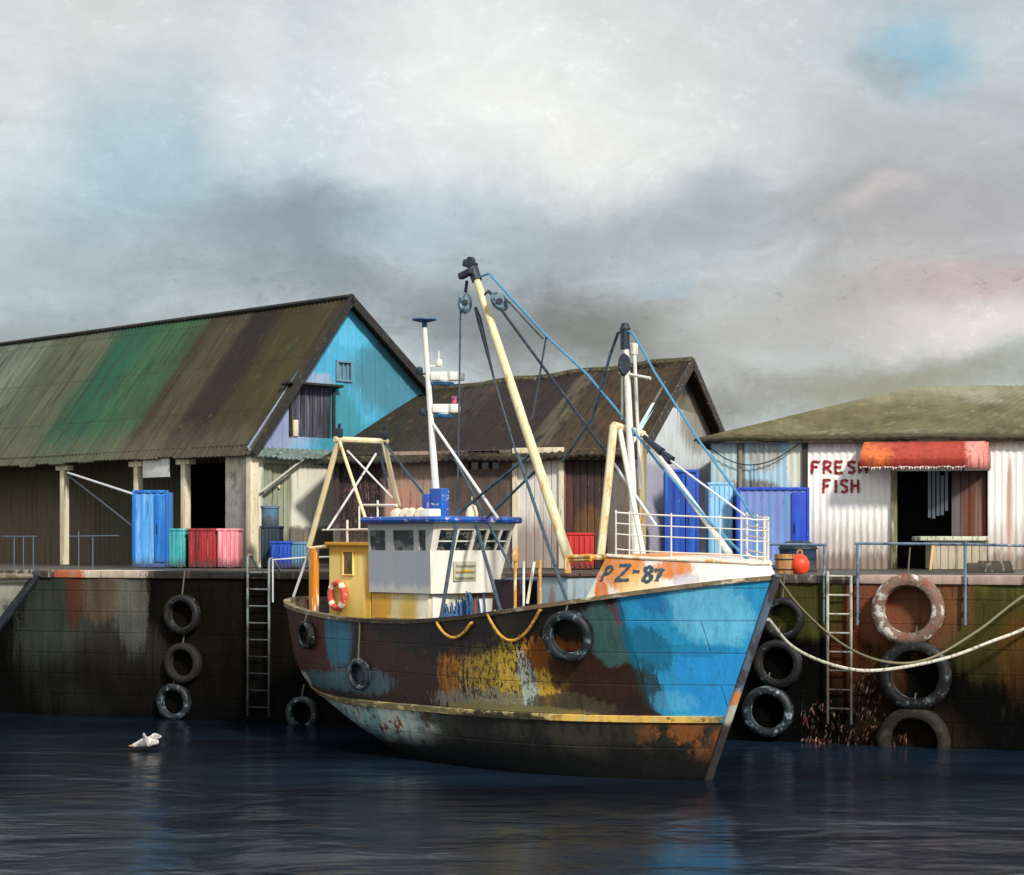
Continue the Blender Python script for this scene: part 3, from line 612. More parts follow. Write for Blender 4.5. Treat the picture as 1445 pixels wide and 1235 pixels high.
for a, b in (((FL + .31, -ovy - .02, ze2 - ovy * kf), (FL + .31, yp2, zp2 + .04)), ((FL + .31, w2 + .3, ze2 - .3 * kb), (FL + .31, yp2, zp2 + .04))):
    a, b = Vector(a), Vector(b); up = Vector((1, 0, 0)).cross(b - a).normalized() * .15
    if up.z < 0: up = -up
    mb = MB(); mb.prism([a - up * 1.3, b - up * 1.3, b + up * .5, a + up * .5], (.06, 0, 0)); mb.build('barge_board', M('rotten_barge_board', S(58, 50, 44), [('n', S(168, 164, 150), (9, 9, 9), .58, .68, .8)], rough=.9, bump_d=.02), mid, smooth=0)
mb = MB(); mb.span((-.2, -.2, ze2 - .26), (FL, -.02, ze2 - .08)); mb.build('eaves_board', m_fascia, mid)
mb = MB(); p = mg(1016, 603); mb.box((FL + .4, w2 - .1, ze2 + .18), (.14, .5, .42), rot=(R(-35), 0, 0), bev=.03); mb.build('gutter_end', M('rusty_gutter', S(70, 48, 36), [('n', S(150, 180, 190), (6, 6, 6), .55, .65, .7)]), mid)

# ---------- the fish shop
ax, ay, bx_, by_ = at(1003, 800, 46.0).x, 46.0, at(1500, 800, 44.6).x, 44.6
ang = math.degrees(math.atan2(by_ - ay, bx_ - ax)); FM = frame(ax, ay, BZ, ang)
def ff(px, py): return hit(FM, px, py, 1, 0.0)
XE = ff(1640, 700).x; ze3 = ff(1200, 617).z; xw = ff(1138, 700).x
shop = thing('fish_shop', 'white corrugated fish shop with red awning and hand-painted wall lettering', 'shop', FM)
m_white = M('dirty_white_cladding', S(238, 236, 231), [
    ('h', S(92, 66, 50), 2, .34, .14, .5, (9, 9, 1.4), .9, -1), ('h', S(140, 124, 112), 2, 1.0, .45, .8, (12, 12, 1.2), .6, -1), ('n', S(60, 46, 38), (20, 20, 7), .69, .74, .85), ('n', S(178, 158, 150), (14, 14, .35), .56, .7, .5),
    blob(FM, 1425, 720, 1, 0, 5, 70, (196, 160, 148), .5), ('h', S(176, 140, 112), 2, ze3 - .22, .1, .3, (14, 14, 2), .7, 1)],
    rough=.6, streak=(24, 24, .35), var=.10, bump_d=.004)
m_pale = M('pale_blue_cladding', S(150, 182, 196), [
    blob(FM, 1030, 650, 1, 0, 26, 60, (164, 184, 184), .5), blob(FM, 1080, 640, 1, 0, 24, 26, (150, 148, 138), .4, (6, 6, .8), .3, .9), blob(FM, 1045, 660, 1, 0, 6, 70, (116, 112, 98), .5), blob(FM, 1122, 650, 1, 0, 12, 40, (200, 198, 178), .4), blob(FM, 1060, 690, 1, 0, 40, 14, (92, 76, 74), .7, (9, 9, 3), .4, .8), blob(FM, 1018, 780, 1, 0, 80, 90, (112, 110, 140), .4, (6, 6, .7), .4, .8),
    ('n', S(54, 56, 54), (22, 22, 9), .66, .72, .8), ('n', S(206, 214, 206), (12, 12, .6), .54, .66, .6)], rough=.65, streak=(20, 20, .4), var=.16)
d0, d1 = ff(1258, 780), ff(1394, 664)
hole = [(d0.x, d1.x, -.1, d1.z)]
mb = MB(); wall_with_holes(mb, xw, XE, 0, ze3, hole, 0, pitch=.16, amp=.014, thick=.07); mb.build('white_wall', m_white, shop, smooth=40)
mb = MB(); wall_with_holes(mb, .0, xw, 0, ze3, [], 0, pitch=.16, amp=.012, thick=.07); mb.build('pale_wall', m_pale, shop, smooth=40)
mb = MB(); mb.box((xw - .03, -.05, ze3 / 2), (.13, .08, ze3), bev=.01); mb.build('joint_post', m_dark_wood, shop)
mb = MB(); x = ff(1045, 700).x; mb.box((x, -.04, ze3 / 2), (.08, .05, ze3), bev=.01); mb.build('joint_post', M('mossy_joint_strip', S(120, 118, 100), streak=(20, 20, 1)), shop)
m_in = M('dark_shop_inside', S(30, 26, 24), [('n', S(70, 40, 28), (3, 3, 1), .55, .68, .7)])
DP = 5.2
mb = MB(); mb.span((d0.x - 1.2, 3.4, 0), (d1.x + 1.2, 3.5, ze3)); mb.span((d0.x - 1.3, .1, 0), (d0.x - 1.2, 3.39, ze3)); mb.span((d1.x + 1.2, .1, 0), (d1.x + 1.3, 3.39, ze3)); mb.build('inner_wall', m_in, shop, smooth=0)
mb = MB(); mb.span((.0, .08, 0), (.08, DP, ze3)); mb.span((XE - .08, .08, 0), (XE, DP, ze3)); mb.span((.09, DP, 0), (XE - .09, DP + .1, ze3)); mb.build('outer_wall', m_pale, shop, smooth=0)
# doorway: jamb, plastic strips, rust-brown door leaf
mb = MB(); mb.box((d0.x + .06, -.02, d1.z / 2), (.14, .16, d1.z), bev=.015); mb.build('door_jamb', M('mossy_jamb', S(122, 116, 84), [('n', S(206, 204, 186), (20, 20, 2), .55, .65, .7), ('n', S(50, 44, 30), (14, 14, 2), .55, .65, .8)]), shop)
lf0, lf1 = ff(1343, 780), ff(1393, 670)
mb = MB(); k = 4; w = (lf1.x - lf0.x) / k
for i in range(k): mb.box((lf0.x + w * (i + .5), .17 + .012 * (i % 2), d1.z / 2), (w - .01, .05, d1.z - .03), bev=.01)
leaf = mb.build('door_leaf', M('red_oxide_door', S(98, 48, 32), [('b', S(90, 92, 98), (lf0.x, 0, 1), (.28, None, 1.4), .6, (14, 14, 1), .5, .8), ('h', S(50, 34, 30), 2, 1.9, .4, .5, (12, 12, 1), .8, 1), ('b', S(134, 110, 100), (lf0.x + .62, 0, 1.1), (.07, None, .9), .6, (14, 14, 1), .6, .6)], streak=(18, 18, .5), rough=.6), shop)
mb = MB(); random.seed(5)
for i in range(5):
    x = ff(1312 + i * 6, 700).x; mb.box((x, .10 + random.random() * .04, d1.z - .35 - .25 * random.random()), (.07, .006, .9 + .3 * random.random()), bev=.0)
mb.build('curtain_strips', M('grey_plastic_strip', S(78, 88, 98), rough=.3, bump_d=0), shop)
# lettering on the cladding
m_red = M('red_sign_paint', S(150, 36, 40), [('n', S(96, 24, 26), (9, 9, 3), .52, .62, .7)], rough=.5, bump_d=0)
def onwall(x, y, out): return (x, -.016 - out, y)
mb = MB()
for word, bx0, bx1, by0, by1 in (('FRESH', 1146, 1229, 668, 651), ('FISH', 1162, 1217, 695, 677)):
    a = ff(bx0, by0); b = ff(bx1, by1); n = len(word); cw = (b.x - a.x) / n
    if word == 'FRESH': cw = (b.x - a.x) / 5
    wts = [.55 if ch == 'I' else 1 for ch in word]; tot = sum(wts); x = a.x
    for ch, wt in zip(word, wts):
        cw = (b.x - a.x) * wt / tot; mb = MB(); letter(mb, ch, onwall, x, a.z, cw * .80, b.z - a.z, .062); mb.build('letter', m_red, shop, smooth=0); x += cw
# awning: sloped cloth with hipped ends, streaks and scalloped valance
mT0, mT1 = ff(1222, 622), ff(1396, 620)
pr = .95
b0 = hit(FM, 1213, 660, 1, -pr); b1 = hit(FM, 1366, 660, 1, -pr); b1e = ff(1397, 664)
zb_ = b0.z; zt = mT0.z
m_awn = M('red_awning_cloth', S(150, 50, 40), [
    ('b', S(206, 112, 52), (mT0.x + .25, 0, zt - .2), (.4, None, .45), .5, (6, 6, 2), .5, .8), ('b', S(160, 62, 50), (mT0.x + 1.4, 0, zt - .1), (1.2, None, .3), .6, (7, 7, 2), .6, .8),
    ('b', S(222, 150, 140), (b1.x + .42, 0, 0), (.45, None, None), .25, (5, 5, 3), .3, .85), ('n', S(126, 40, 34), (7, 7, 1), .5, .62, .7), ('n', S(208, 116, 92), (16, 16, 1.2), .6, .7, .6)], rough=.85, streak=(14, 14, .8), var=.14)  # right end paler pink: sunlight painted into the cloth colour
mb = MB(); n = 40; rows = []
for j in range(9):
    v = j / 8; row = []
    for i in range(n + 1):
        u = i / n; t = Vector((mT0.x * (1 - u) + mT1.x * u, -.03, zt)); bb = Vector((b0.x * (1 - u) + b1.x * u, -pr, zb_ + .2))
        p = t.lerp(bb, v); p.z += .10 * math.sin(v * math.pi) + .010 * math.sin(u * 34) * v; row.append(p)
    rows.append(row)
rows.append([Vector((p.x, p.y - .01, p.z - .2 - .018 * abs(math.sin(i * 1.05)) + .008 * math.sin(i * 3.1))) for i, p in enumerate(rows[-1])])
mb.grid(rows)
er = [[p_[-1] for p_ in rows], [Vector((mT1.x + (b1e.x + .02 - mT1.x) * min(1, j / 8), -.03, rows[j][-1].z)) for j in range(10)]]
mid_r = [a.lerp(b, .5) + Vector((.06, -.03, 0)) for a, b in zip(*er)]
mb.grid([er[0], mid_r, er[1]])
el_ = [[p_[0] for p_ in rows], [Vector((mT0.x - .06 * j / 8, -.03, rows[j][0].z)) for j in range(10)]]
mb.grid(el_)
awn = mb.build('awning', m_awn, shop, smooth=40, doubles=True)
sol = awn.modifiers.new('cloth', 'SOLIDIFY'); sol.thickness = .012
mb = MB(); lp = rows[-1]; 
for i in range(0, n - 1):
    mb.prism([lp[i] + Vector((0, -.012, .03)), lp[i + 1] + Vector((0, -.012, .03)), (lp[i] + lp[i + 1]) / 2 + Vector((0, -.016, -.05 * random.random()))], (0, -.008, 0))
mb.build('scalloped_edge', M('frayed_white_edge', S(220, 206, 200), [('n', S(150, 70, 60), (9, 9, 9), .5, .6, .8)]), awn, smooth=0)
mb = MB(); mb.tube([b0 + Vector((.05, .09, .14)), b1 + Vector((-.05, .09, .14))], .02, 8)
for q in (b0, b1): mb.tube([q + Vector((.05 if q is b0 else -.05, .09, .14)), (q.x + (.05 if q is b0 else -.05), -.02, zb_ - .05)], .016, 6)
mb.build('awning_frame', m_verge, awn)
# low mossy roof, its top paled in colour as if hazing into the sky
rz = ff(1250, 552).z * 1.0; DR = 4.6
zr = 3.85 + (765 - 548) / FPX * (45.6 + DR) - BZ
m_roof3 = M('mossy_hazed_low_roof', S(98, 92, 62), [('n', S(70, 66, 40), (1.2, 1.2, 1.2), .44, .68, .7), ('h', S(140, 138, 118), 2, ze3 + 1.2, .6, .6, (1, 1, 1), .8, 1), ('n', S(126, 118, 84), (2, 2, 2), .56, .68, .7), ('n', S(140, 140, 122), (.5, .5, .5), .5, .7, .6), ('h', S(44, 38, 22), 2, ze3 + .08, .06, .2, (4, 4, 4), .8, -1)], rough=.95, streak=(5, .8, .8), var=.28, bump=(5, 5, 5), bump_d=.04)
hipx = ff(1300, 600).x
mb = MB(); mb.sheet((-.35, -.3, ze3 - .03), (XE + .3, -.3, ze3 - .03), (XE + .3, DR, zr), (hipx, DR, zr), Vector((0, -.4, 1)), .3, .010, .06, nv=12, jag=.07, sag=.02)
roof3 = mb.build('roof', m_roof3, shop, smooth=50)
mb = MB(); mb.sheet((-.35, DP + 3, ze3 - .03), (-.35, -.3, ze3 - .03), (hipx, DR, zr - .01), (hipx + .02, DR + .02, zr - .01), Vector((-.5, 0, 1)), .3, .02, .06, nv=10); mb.build('hip_end', m_roof3, shop, smooth=50)
mb = MB(); mb.sheet((XE + .3, DP + 3, ze3 - .03), (-.35, DP + 3, ze3 - .03), (hipx, DR, zr - .01), (XE + .3, DR, zr - .01), Vector((0, .5, 1)), .3, .02, .06, nv=8); mb.build('roof_slope', m_roof3, shop, smooth=50)
mb = MB(); mb.span((-.3, -.26, ze3 - .13), (XE, -.06, ze3 - .04)); mb.build('eaves_board', M('dark_eaves_board', S(46, 38, 26), [('n', S(96, 86, 60), (8, 8, 8), .56, .66, .8)]), shop)
# slack cable looped under the eaves of the pale wall
a, m_, b = hit(FM, 1003, 632, 1, -.12), hit(FM, 1064, 656, 1, -.14), hit(FM, 1132, 622, 1, -.12)
pts = []
for i in range(25):
    u = i / 24; q = (1 - u) ** 2 * a + 2 * u * (1 - u) * (2 * m_ - (a + b) / 2) + u * u * b; pts.append(q)
mb = MB(); mb.tube(pts, .016, 6); mb.tube([pts[12], pts[12] + Vector((0, .05, -.55))], .012, 6); mb.build('slack_cable', m_verge, shop)
# ================================================================== the trawler
bow = at(1095, 812, 30.0)
BM = frame(bow.x, 30.0, 0, -47)
def by(px, py, y): return hit(BM, px, py, 1, y)
def bx(px, py, x): return hit(BM, px, py, 0, x)
def interp(tab, v):
    if v <= tab[0][0]: return tab[0][1]
    for (a, fa), (b, fb) in zip(tab, tab[1:]):
        if v <= b:
            k = (v - a) / (b - a); return fa + (fb - fa) * k
    return tab[-1][1]
def smoothtab(tab, v, h=.04): return (interp(tab, v - h) + 2 * interp(tab, v) + interp(tab, v + h)) / 4

class Hull:
    def __init__(s, L, half, sheer, stem, stern, depth, entry=(.30, .50), taper=.55, full=2.3, side=None):
        s.L, s.half, s.sh, s.stem, s.stern, s.depth, s.entry, s.taper, s.full = L, half, sheer, stem, stern, depth, entry, taper, full
        s.side = side or [(-.5, .35), (-.2, .6), (0, .80), (.18, .92), (.45, .97), (1, 1.0)]
    def z(s, u, v): return -s.depth + (smoothtab(s.sh, u) + s.depth) * v
    def hb(s, u, z):
        zn = z / smoothtab(s.sh, u)
        e = s.entry[1] + (s.entry[0] - s.entry[1]) * max(0, min(1, zn))
        q = 1 - min(u / e, 1)
        f = (1 - q ** 2.0) ** .92 if q < 1 else 0
        if u > s.taper:
            f *= max(0, 1 - ((u - s.taper) / (1 - s.taper)) ** 3.4) ** (1 / s.full)
        return s.half * f * smoothtab(s.side, zn, .06)
    def x(s, u, z): a = interp(s.stem, z); b = smoothtab(s.stern, z, .12); return -(a + (b - a) * u)
    def p(s, u, z, side=-1, off=0.0):
        return Vector((s.x(u, z), side * max(0, s.hb(u, z) + off), z))
    def rail(s, u, side=-1, off=0.0, dz=0.0):
        z = smoothtab(s.sh, u); q = s.p(u, z, side, off); q.z += dz; return q
    def normal(s, u, z, side=-1):
        e = .01; a = s.p(min(1, u + e), z, side) - s.p(max(0, u - e), z, side); b = s.p(u, z + .05, side) - s.p(u, z - .05, side)
        n = a.cross(b).normalized(); return n if n.y * side > 0 else -n
    def shell(s, mb, us, nv=26, off=0.0, v0=0.0):
        for side in (-1, 1):
            rows = [[s.p(u, s.z(u, v0 + (1 - v0) * j / nv), side, off if 0 < u < 1 else 0) for j in range(nv + 1)] for u in us]
            mb.grid(rows)
    def find(s, M_, px, py, side=-1):
        best = None
        for i in range(2, 120):
            u = i / 120
            for j in range(1, 60):
                z = -.6 + 3.8 * j / 60
                if z > smoothtab(s.sh, u): continue
                q = proj(M_ @ s.p(u, z, side)); d = (q[0] - px) ** 2 + (q[1] - py) ** 2
                if best is None or d < best[0]: best = (d, u, z)
        return best[1], best[2]

ZB = bow.z
tr = Hull(11.7, 2.1, [(0, ZB), (.1, 3.12), (.2, 2.92), (.3, 2.76), (.42, 2.58), (.55, 2.47), (.7, 2.46), (.85, 2.58), (1, 2.76)],
          [(-.9, 2.2), (0, 1.42), (ZB, 0.0)], [(-.9, 6.6), (-.3, 7.6), (0, 8.3), (.3, 9.0), (.6, 9.75), (.95, 10.55), (1.25, 11.1), (1.6, 11.42), (2.8, 11.75)], .9)
us = [(i / 90) ** 1.25 * .5 for i in range(91)] + [.5 + .5 * (1 - (1 - i / 90) ** 1.7) for i in range(1, 91)]
boat = thing('fishing_trawler', 'weathered blue and rust-brown fishing trawler with white wheelhouse moored at the quay', 'fishing boat', BM)

def hull_blob(px, py, rpx, rpy, c, amp=.35, sc=(2.2, 2.2, .8), soft=.4, amt=.9, power=2.0):
    u, z = tr.find(BM, px, py); q = tr.p(u, z)
    u2, z2 = tr.find(BM, px - rpx, py); q2 = tr.p(u2, z2)
    return ('b', S(*c), tuple(q), (max(.15, abs(q2.x - q.x)), None, rpy / FPX * 33), amp * 1.15, sc, soft * .5, amt, power)
def hull_speck(px, py, rpx, rpy, c, sc, lo, hi, amt):
    q = hull_blob(px, py, rpx, rpy, c); return ('s', q[1], q[2], q[3], sc, lo, hi, amt)
def boot(T, tc, xyz, col):
    aft = T.math('MAXIMUM', T.math('SUBTRACT', T.math('MULTIPLY', xyz[0], -1), 9.2), 0.0)
    zz = T.math('SUBTRACT', xyz[2], T.math('MULTIPLY', T.math('MULTIPLY', aft, aft), .10))
    ns = T.math('SUBTRACT', T.noise(tc, (2, 2, 5), 5, .65, 41), .5)
    low = T.smooth(T.math('ADD', zz, T.math('MULTIPLY', ns, .07)), .90, .93, 1, 0)
    c = T.mix(T.smooth(T.noise(tc, (1.6, 1.6, .8), 5, .65, 43), .42, .62), S(11, 11, 10), S(46, 44, 34))
    stern = T.smooth(T.math('ADD', xyz[0], T.math('MULTIPLY', ns, 1.6)), -6.9, -5.6, 1, 0)
    c2 = T.mix(T.smooth(T.noise(tc, (3, 3, 1), 5, .65, 47), .4, .6), S(120, 158, 164), S(190, 200, 190))
    c2 = T.mix(T.smooth(T.noise(tc, (4, 4, 4), 5, .7, 48), .52, .62), c2, S(112, 70, 44))
    c = T.mix(stern, c, c2)
    fore = T.smooth(T.math('ADD', xyz[0], T.math('MULTIPLY', ns, .8)), -2.4, -1.6)
    c = T.mix(T.math('MULTIPLY', fore, T.smooth(T.noise(tc, (2.4, 2.4, 1.6), 5, .68, 51), .47, .60)), c, S(120, 72, 36))
    c = T.mix(T.smooth(T.math('ADD', xyz[2], T.math('MULTIPLY', ns, .35)), .22, .62, 1, 0), c, S(8, 9, 8))
    col = T.mix(low, col, c)
    seam = bricks(T, xyz, 1.9, .52, .007).outputs['Fac']
    return T.mix(T.math('MULTIPLY', seam, .45), col, S(20, 16, 14))
_u, _z = tr.find(BM, 893, 920); XBL = tr.p(_u, _z).x
m_hull = M('weathered_hull_paint', S(40, 24, 22), [
    hull_blob(440, 900, 60, 90, (70, 33, 27), .4), hull_blob(560, 930, 70, 60, (46, 23, 19), .5), hull_blob(650, 890, 120, 46, (18, 12, 12), .5), hull_blob(760, 900, 60, 50, (24, 20, 16), .4),
    hull_blob(478, 895, 20, 56, (36, 110, 134), .8, (7, 7, .6), .9, .8), hull_blob(470, 962, 44, 14, (56, 104, 118), 1.0, (7, 7, 1.4), .9, .65), hull_blob(432, 960, 26, 14, (176, 176, 176), .5, (6, 6, 1), .4, .9), hull_blob(512, 960, 40, 20, (70, 96, 108), .8, (6, 6, 2), .5, .7),
    hull_blob(640, 950, 22, 40, (150, 92, 22), 1.0, (9, 9, 1.2), .4, .9), hull_blob(672, 960, 16, 44, (120, 80, 30), 1.1, (10, 10, 1.2), .4, .8), hull_blob(700, 962, 54, 50, (176, 146, 52), 1.25, (12, 12, 7), .35, .8), hull_blob(724, 955, 22, 46, (206, 172, 66), 1.1, (12, 12, 2), .4, .8), hull_blob(690, 992, 70, 18, (116, 120, 110), 1.1, (8, 8, 3), .4, .8),
    hull_blob(768, 945, 40, 42, (214, 142, 30), .9, (7, 7, 1.6), .5, .95), hull_blob(772, 965, 28, 22, (214, 172, 62), .9, (7, 7, 2), .5, .9), hull_blob(742, 960, 8, 40, (176, 196, 190), 1.0, (10, 10, 2), .4, .8), hull_speck(690, 945, 75, 55, (18, 14, 10), (18, 18, 9), .51, .56, .85), hull_speck(650, 950, 40, 50, (24, 14, 10), (16, 16, 2.2), .52, .58, .85), hull_speck(700, 965, 60, 40, (196, 196, 150), (26, 26, 15), .60, .64, .8), hull_speck(770, 945, 45, 40, (90, 48, 20), (14, 14, 2), .52, .60, .8), hull_speck(660, 985, 70, 20, (150, 120, 60), (22, 22, 6), .57, .62, .7),
    hull_speck(500, 900, 90, 70, (96, 60, 48), (20, 20, 5), .60, .66, .6), hull_speck(470, 950, 60, 26, (120, 72, 66), (18, 18, 10), .56, .62, .7), hull_speck(900, 905, 40, 70, (20, 40, 44), (18, 18, 2), .55, .62, .7), ('n', S(104, 56, 28), (20, 20, .22), .63, .72, .5), hull_speck(930, 965, 60, 40, (24, 90, 110), (14, 14, 4), .56, .62, .7), hull_speck(990, 900, 90, 80, (24, 92, 140), (20, 20, .5), .54, .66, .6), hull_speck(1000, 930, 90, 90, (150, 206, 232), (20, 20, .5), .54, .68, .55),
    hull_blob(640, 905, 60, 22, (20, 12, 12), .8, (6, 6, 1), .5, .8),
    hull_blob(790, 925, 46, 26, (128, 70, 24), .7, (4, 4, 1.4), .6, .9), hull_blob(840, 955, 70, 34, (50, 30, 20), .5), hull_blob(800, 995, 60, 18, (72, 66, 48), .6), hull_blob(720, 1003, 90, 10, (120, 112, 70), .6),
    hull_blob(860, 895, 40, 42, (64, 98, 96), .4, (6, 6, .7), .4, .9), hull_blob(880, 870, 14, 20, (120, 42, 34), .8, (8, 8, 2), .5, .8), hull_blob(905, 900, 24, 70, (18, 96, 132), .4, (5, 5, .6), .5, .95),
    ('b', S(44, 150, 200), (0, 0, 2.3), (-XBL, None, 1.35), .20, (3, 3, .5), .2, 1.0, 8), hull_blob(1000, 860, 56, 46, (104, 190, 228), .6, (5, 5, .5), .6, .9), hull_blob(1020, 965, 60, 46, (40, 146, 214), .3, (5, 5, .5), .25, .95, 4), hull_blob(918, 965, 22, 32, (40, 50, 44), .8, (6, 6, 1), .6, .9), hull_blob(915, 920, 26, 30, (26, 100, 130), .7, (5, 5, 1), .6, .7), hull_blob(920, 850, 14, 12, (24, 100, 170), .9, (6, 6, 2), .5, .5),
    hull_blob(975, 918, 60, 9, (24, 120, 160), .9, (6, 6, 1), .8, .5), hull_blob(952, 988, 26, 14, (84, 170, 216), 1.0, (9, 9, 1), .9, .6),
    ('n', S(96, 52, 30), (10, 10, 3), .66, .74, .5), ('n', S(16, 13, 12), (12, 12, .5), .60, .74, .4)],
    rough=.5, streak=(9, 9, .5), var=.22, bump=(8, 8, 4), bump_d=.010, spec=.45, extra=boot, extra_h=lambda T, tc, xyz: T.math('MULTIPLY', bricks(T, xyz, 1.9, .52, .012).outputs['Fac'], -.8))
mb = MB(); tr.shell(mb, us, 40); hull = mb.build('hull', m_hull, boat, smooth=60, doubles=True)
m_inner = M('bulwark_inner_paint', S(120, 104, 84), [('n', S(70, 58, 48), (4, 4, 2), .5, .64, .8)])
def inner(u, side, dz):
    z = smoothtab(tr.sh, u) + dz; q = tr.rail(u, side, 0, dz); q.y = side * max(0, min(tr.hb(u, z), tr.hb(u, z - dz)) - .09); q.x = min(q.x, tr.x(u, z)) if u < .5 else max(q.x, tr.x(u, z)); return q
uin = [.02 + .975 * i / 90 for i in range(91)]
mb = MB()
for side in (-1, 1):
    mb.grid([[inner(u, side, -.80 + .80 * j / 3) for j in range(4)] for u in uin])
mb.build('bulwark_lining', m_inner, boat, smooth=60)
m_deck = M('tarred_deck_planks', S(74, 64, 54), [('n', S(40, 36, 32), (.6, 7, 1), .5, .64, .8)])
mb = MB(); mb.grid([[Vector((inner(u, 1, -.78).x, inner(u, 1, -.78).y * k / 4, inner(u, 1, -.78).z)) for k in range(-4, 5)] for u in uin])
mb.build('deck', m_deck, boat)
m_cap = M('worn_rail_cap', S(112, 96, 72), [('n', S(206, 196, 172), (3, 3, 8), .54, .66, .8), ('n', S(58, 46, 34), (4, 4, 4), .54, .66, .8), ('n', S(196, 140, 60), (6, 6, 6), .64, .72, .6),
     ('b', S(30, 24, 20), (-6.3, 0, 0), (2.2, None, None), .3, (3, 3, 3), .3, .8)], rough=.7)
mb = MB()
for side in (-1, 1):
    rows = []
    for u in [.002 + .996 * i / 120 for i in range(121)]:
        rows.append([tr.rail(u, side, .045, -.05), tr.rail(u, side, .045, .02), tr.rail(u, side, -.12, .02), tr.rail(u, side, -.12, -.05), tr.rail(u, side, .045, -.05)])
    mb.grid(rows)
mb.build('rail_cap', m_cap, boat, smooth=30)
# rubbing strake along the hull, flat forward and lifting round the stern
def strake_z(u): return 1.0 - .06 * u + .7 * max(0, u - .80) ** 1.0 + 2.2 * max(0, u - .86) ** 1.6
m_strake = M('yellowed_rubbing_strake', S(120, 108, 74), [('b', S(232, 188, 92), (-2.4, 0, 0), (1.2, None, None), .5, (4, 4, 4), .4, .9), ('b', S(40, 36, 28), (-4.2, 0, 0), (.9, None, None), .5, (4, 4, 4), .4, .9), ('n', S(206, 190, 130), (4, 4, 9), .52, .64, .8), ('n', S(60, 52, 38), (6, 6, 9), .54, .66, .8)])
mb = MB()
for side in (-1, 1):
    rows = []
    for u in [.004 + .99 * i / 120 for i in range(121)]:
        z = strake_z(u); q = tr.p
        rows.append([q(u, z - .07, side, -.02), q(u, z - .05, side, .05), q(u, z + .045, side, .05), q(u, z + .06, side, -.02)])
    mb.grid(rows)
mb.build('rubbing_strake', m_strake, boat, smooth=30)
m_stem = M('stem_bar_paint', S(92, 108, 126), [('n', S(60, 48, 44), (4, 4, 2), .5, .62, .8), ('b', S(198, 196, 180), (-1.0, 0, 1.15), (None, None, .3), .6, (6, 6, 3), .4, .9), ('b', S(206, 122, 48), (-.9, 0, 1.35), (None, None, .1), .6, (6, 6, 6), .4, .9), ('h', S(46, 36, 28), 2, .95, .06, .1, (5, 5, 5), .9, -1)])
mb = MB(); mb.tube([(-tr.x(0, z) * -1 + .015, 0, z) for z in [-.85 + (ZB + .85) * i / 24 for i in range(25)]], .07, 8); mb.build('stem_bar', m_stem, boat)

# ---------- whaleback: white plating on the bow, carrying the number
_uw, _ = tr.find(BM, 824, 851); uw = _uw
def wb(u, f, side=-1, out=0.0):
    lo = tr.rail(u, side, 0, .02); k = u / uw
    ztop = 3.50 + .13 * k if u > .02 else 3.50
    zz = lo.z + (ztop - lo.z) * f
    hb = max(0, tr.hb(u, lo.z) - .03 - .10 * f * min(1, u / .05))
    xx = lo.x - .10 * f * max(0, 1 - k * 3) + .36 * (f * max(0, (k - .72) / .28) ** 1)   # the after edge rakes forward
    q = Vector((xx, side * hb, zz)); q.y += side * out; return q
m_wb = M('white_bow_plating', S(218, 214, 206), [
    ('b', S(206, 124, 46), (-1.85, 0, 3.45), (.30, None, .34), .55, (7, 7, .9), .4, .92), ('b', S(198, 110, 40), (-1.2, 0, 3.42), (.26, None, .16), .5, (8, 8, 1), .4, .9), ('b', S(206, 110, 36), (-uw * 11.2, 0, 2.95), (.10, None, .35), .5, (8, 8, 2), .4, .95), ('b', S(226, 190, 120), (-1.6, 0, 3.05), (.30, None, .35), .8, (8, 8, 1), .5, .7), ('b', S(176, 170, 186), (-1.0, 0, 3.26), (.2, None, .10), .7, (8, 8, 1), .4, .7),
    ('n', S(206, 130, 60), (12, 12, 1.2), .62, .70, .75), ('n', S(120, 96, 74), (14, 14, 4), .66, .73, .7)], rough=.55, streak=(14, 14, .6), var=.12)
uws = [uw * (i / 40) for i in range(41)]
mb = MB()
for side in (-1, 1): mb.grid([[wb(u, j / 6, side) for j in range(7)] for u in uws])
mb.grid([[wb(u, 1, 1) * (k / 6) + wb(u, 1, -1) * (1 - k / 6) + Vector((0, 0, .05 * (1 - (2 * k / 6 - 1) ** 2))) for k in range(7)] for u in uws])
whale = mb.build('whaleback', m_wb, boat, smooth=40, doubles=True)
mb = MB()
for side in (-1, 1): mb.tube([wb(u, 1, side, .01) + Vector((0, 0, .01)) for u in uws], .028, 8)
mb.build('coaming_edge', M('rust_streaked_edge', S(214, 204, 184), [('n', S(206, 140, 44), (4, 4, 4), .5, .58, .9)]), whale)
mb = MB(); mb.grid([[wb(uw - .01, j / 4, -1) * (1 - k / 8) + wb(uw - .01, j / 4, 1) * (k / 8) + Vector((-.03 + .30 * 0, 0, -.02)) for k in range(9)] for j in range(5)])
mb.build('bulkhead', M('dark_bulkhead', S(58, 48, 44)), boat)
m_num = M('faded_blue_number', S(44, 70, 88), [('n', S(92, 92, 74), (12, 12, 8), .52, .62, .7)], rough=.6, bump_d=0)
def wfind(px, py):
    best = None
    for i in range(1, 160):
        u = uw * i / 160
        for j in range(0, 21):
            q = proj(BM @ wb(u, j / 20)); d = (q[0] - px) ** 2 + (q[1] - py) ** 2
            if best is None or d < best[0]: best = (d, u, j / 20)
    return best[1:]
mb = MB()
cells = [('P', 846, 862, 819, 797), ('Z', 868, 889, 821, 797), ('-', 892, 902, 815, 799), ('8', 906, 919, 822, 800), ('7', 922, 935, 820, 803)]
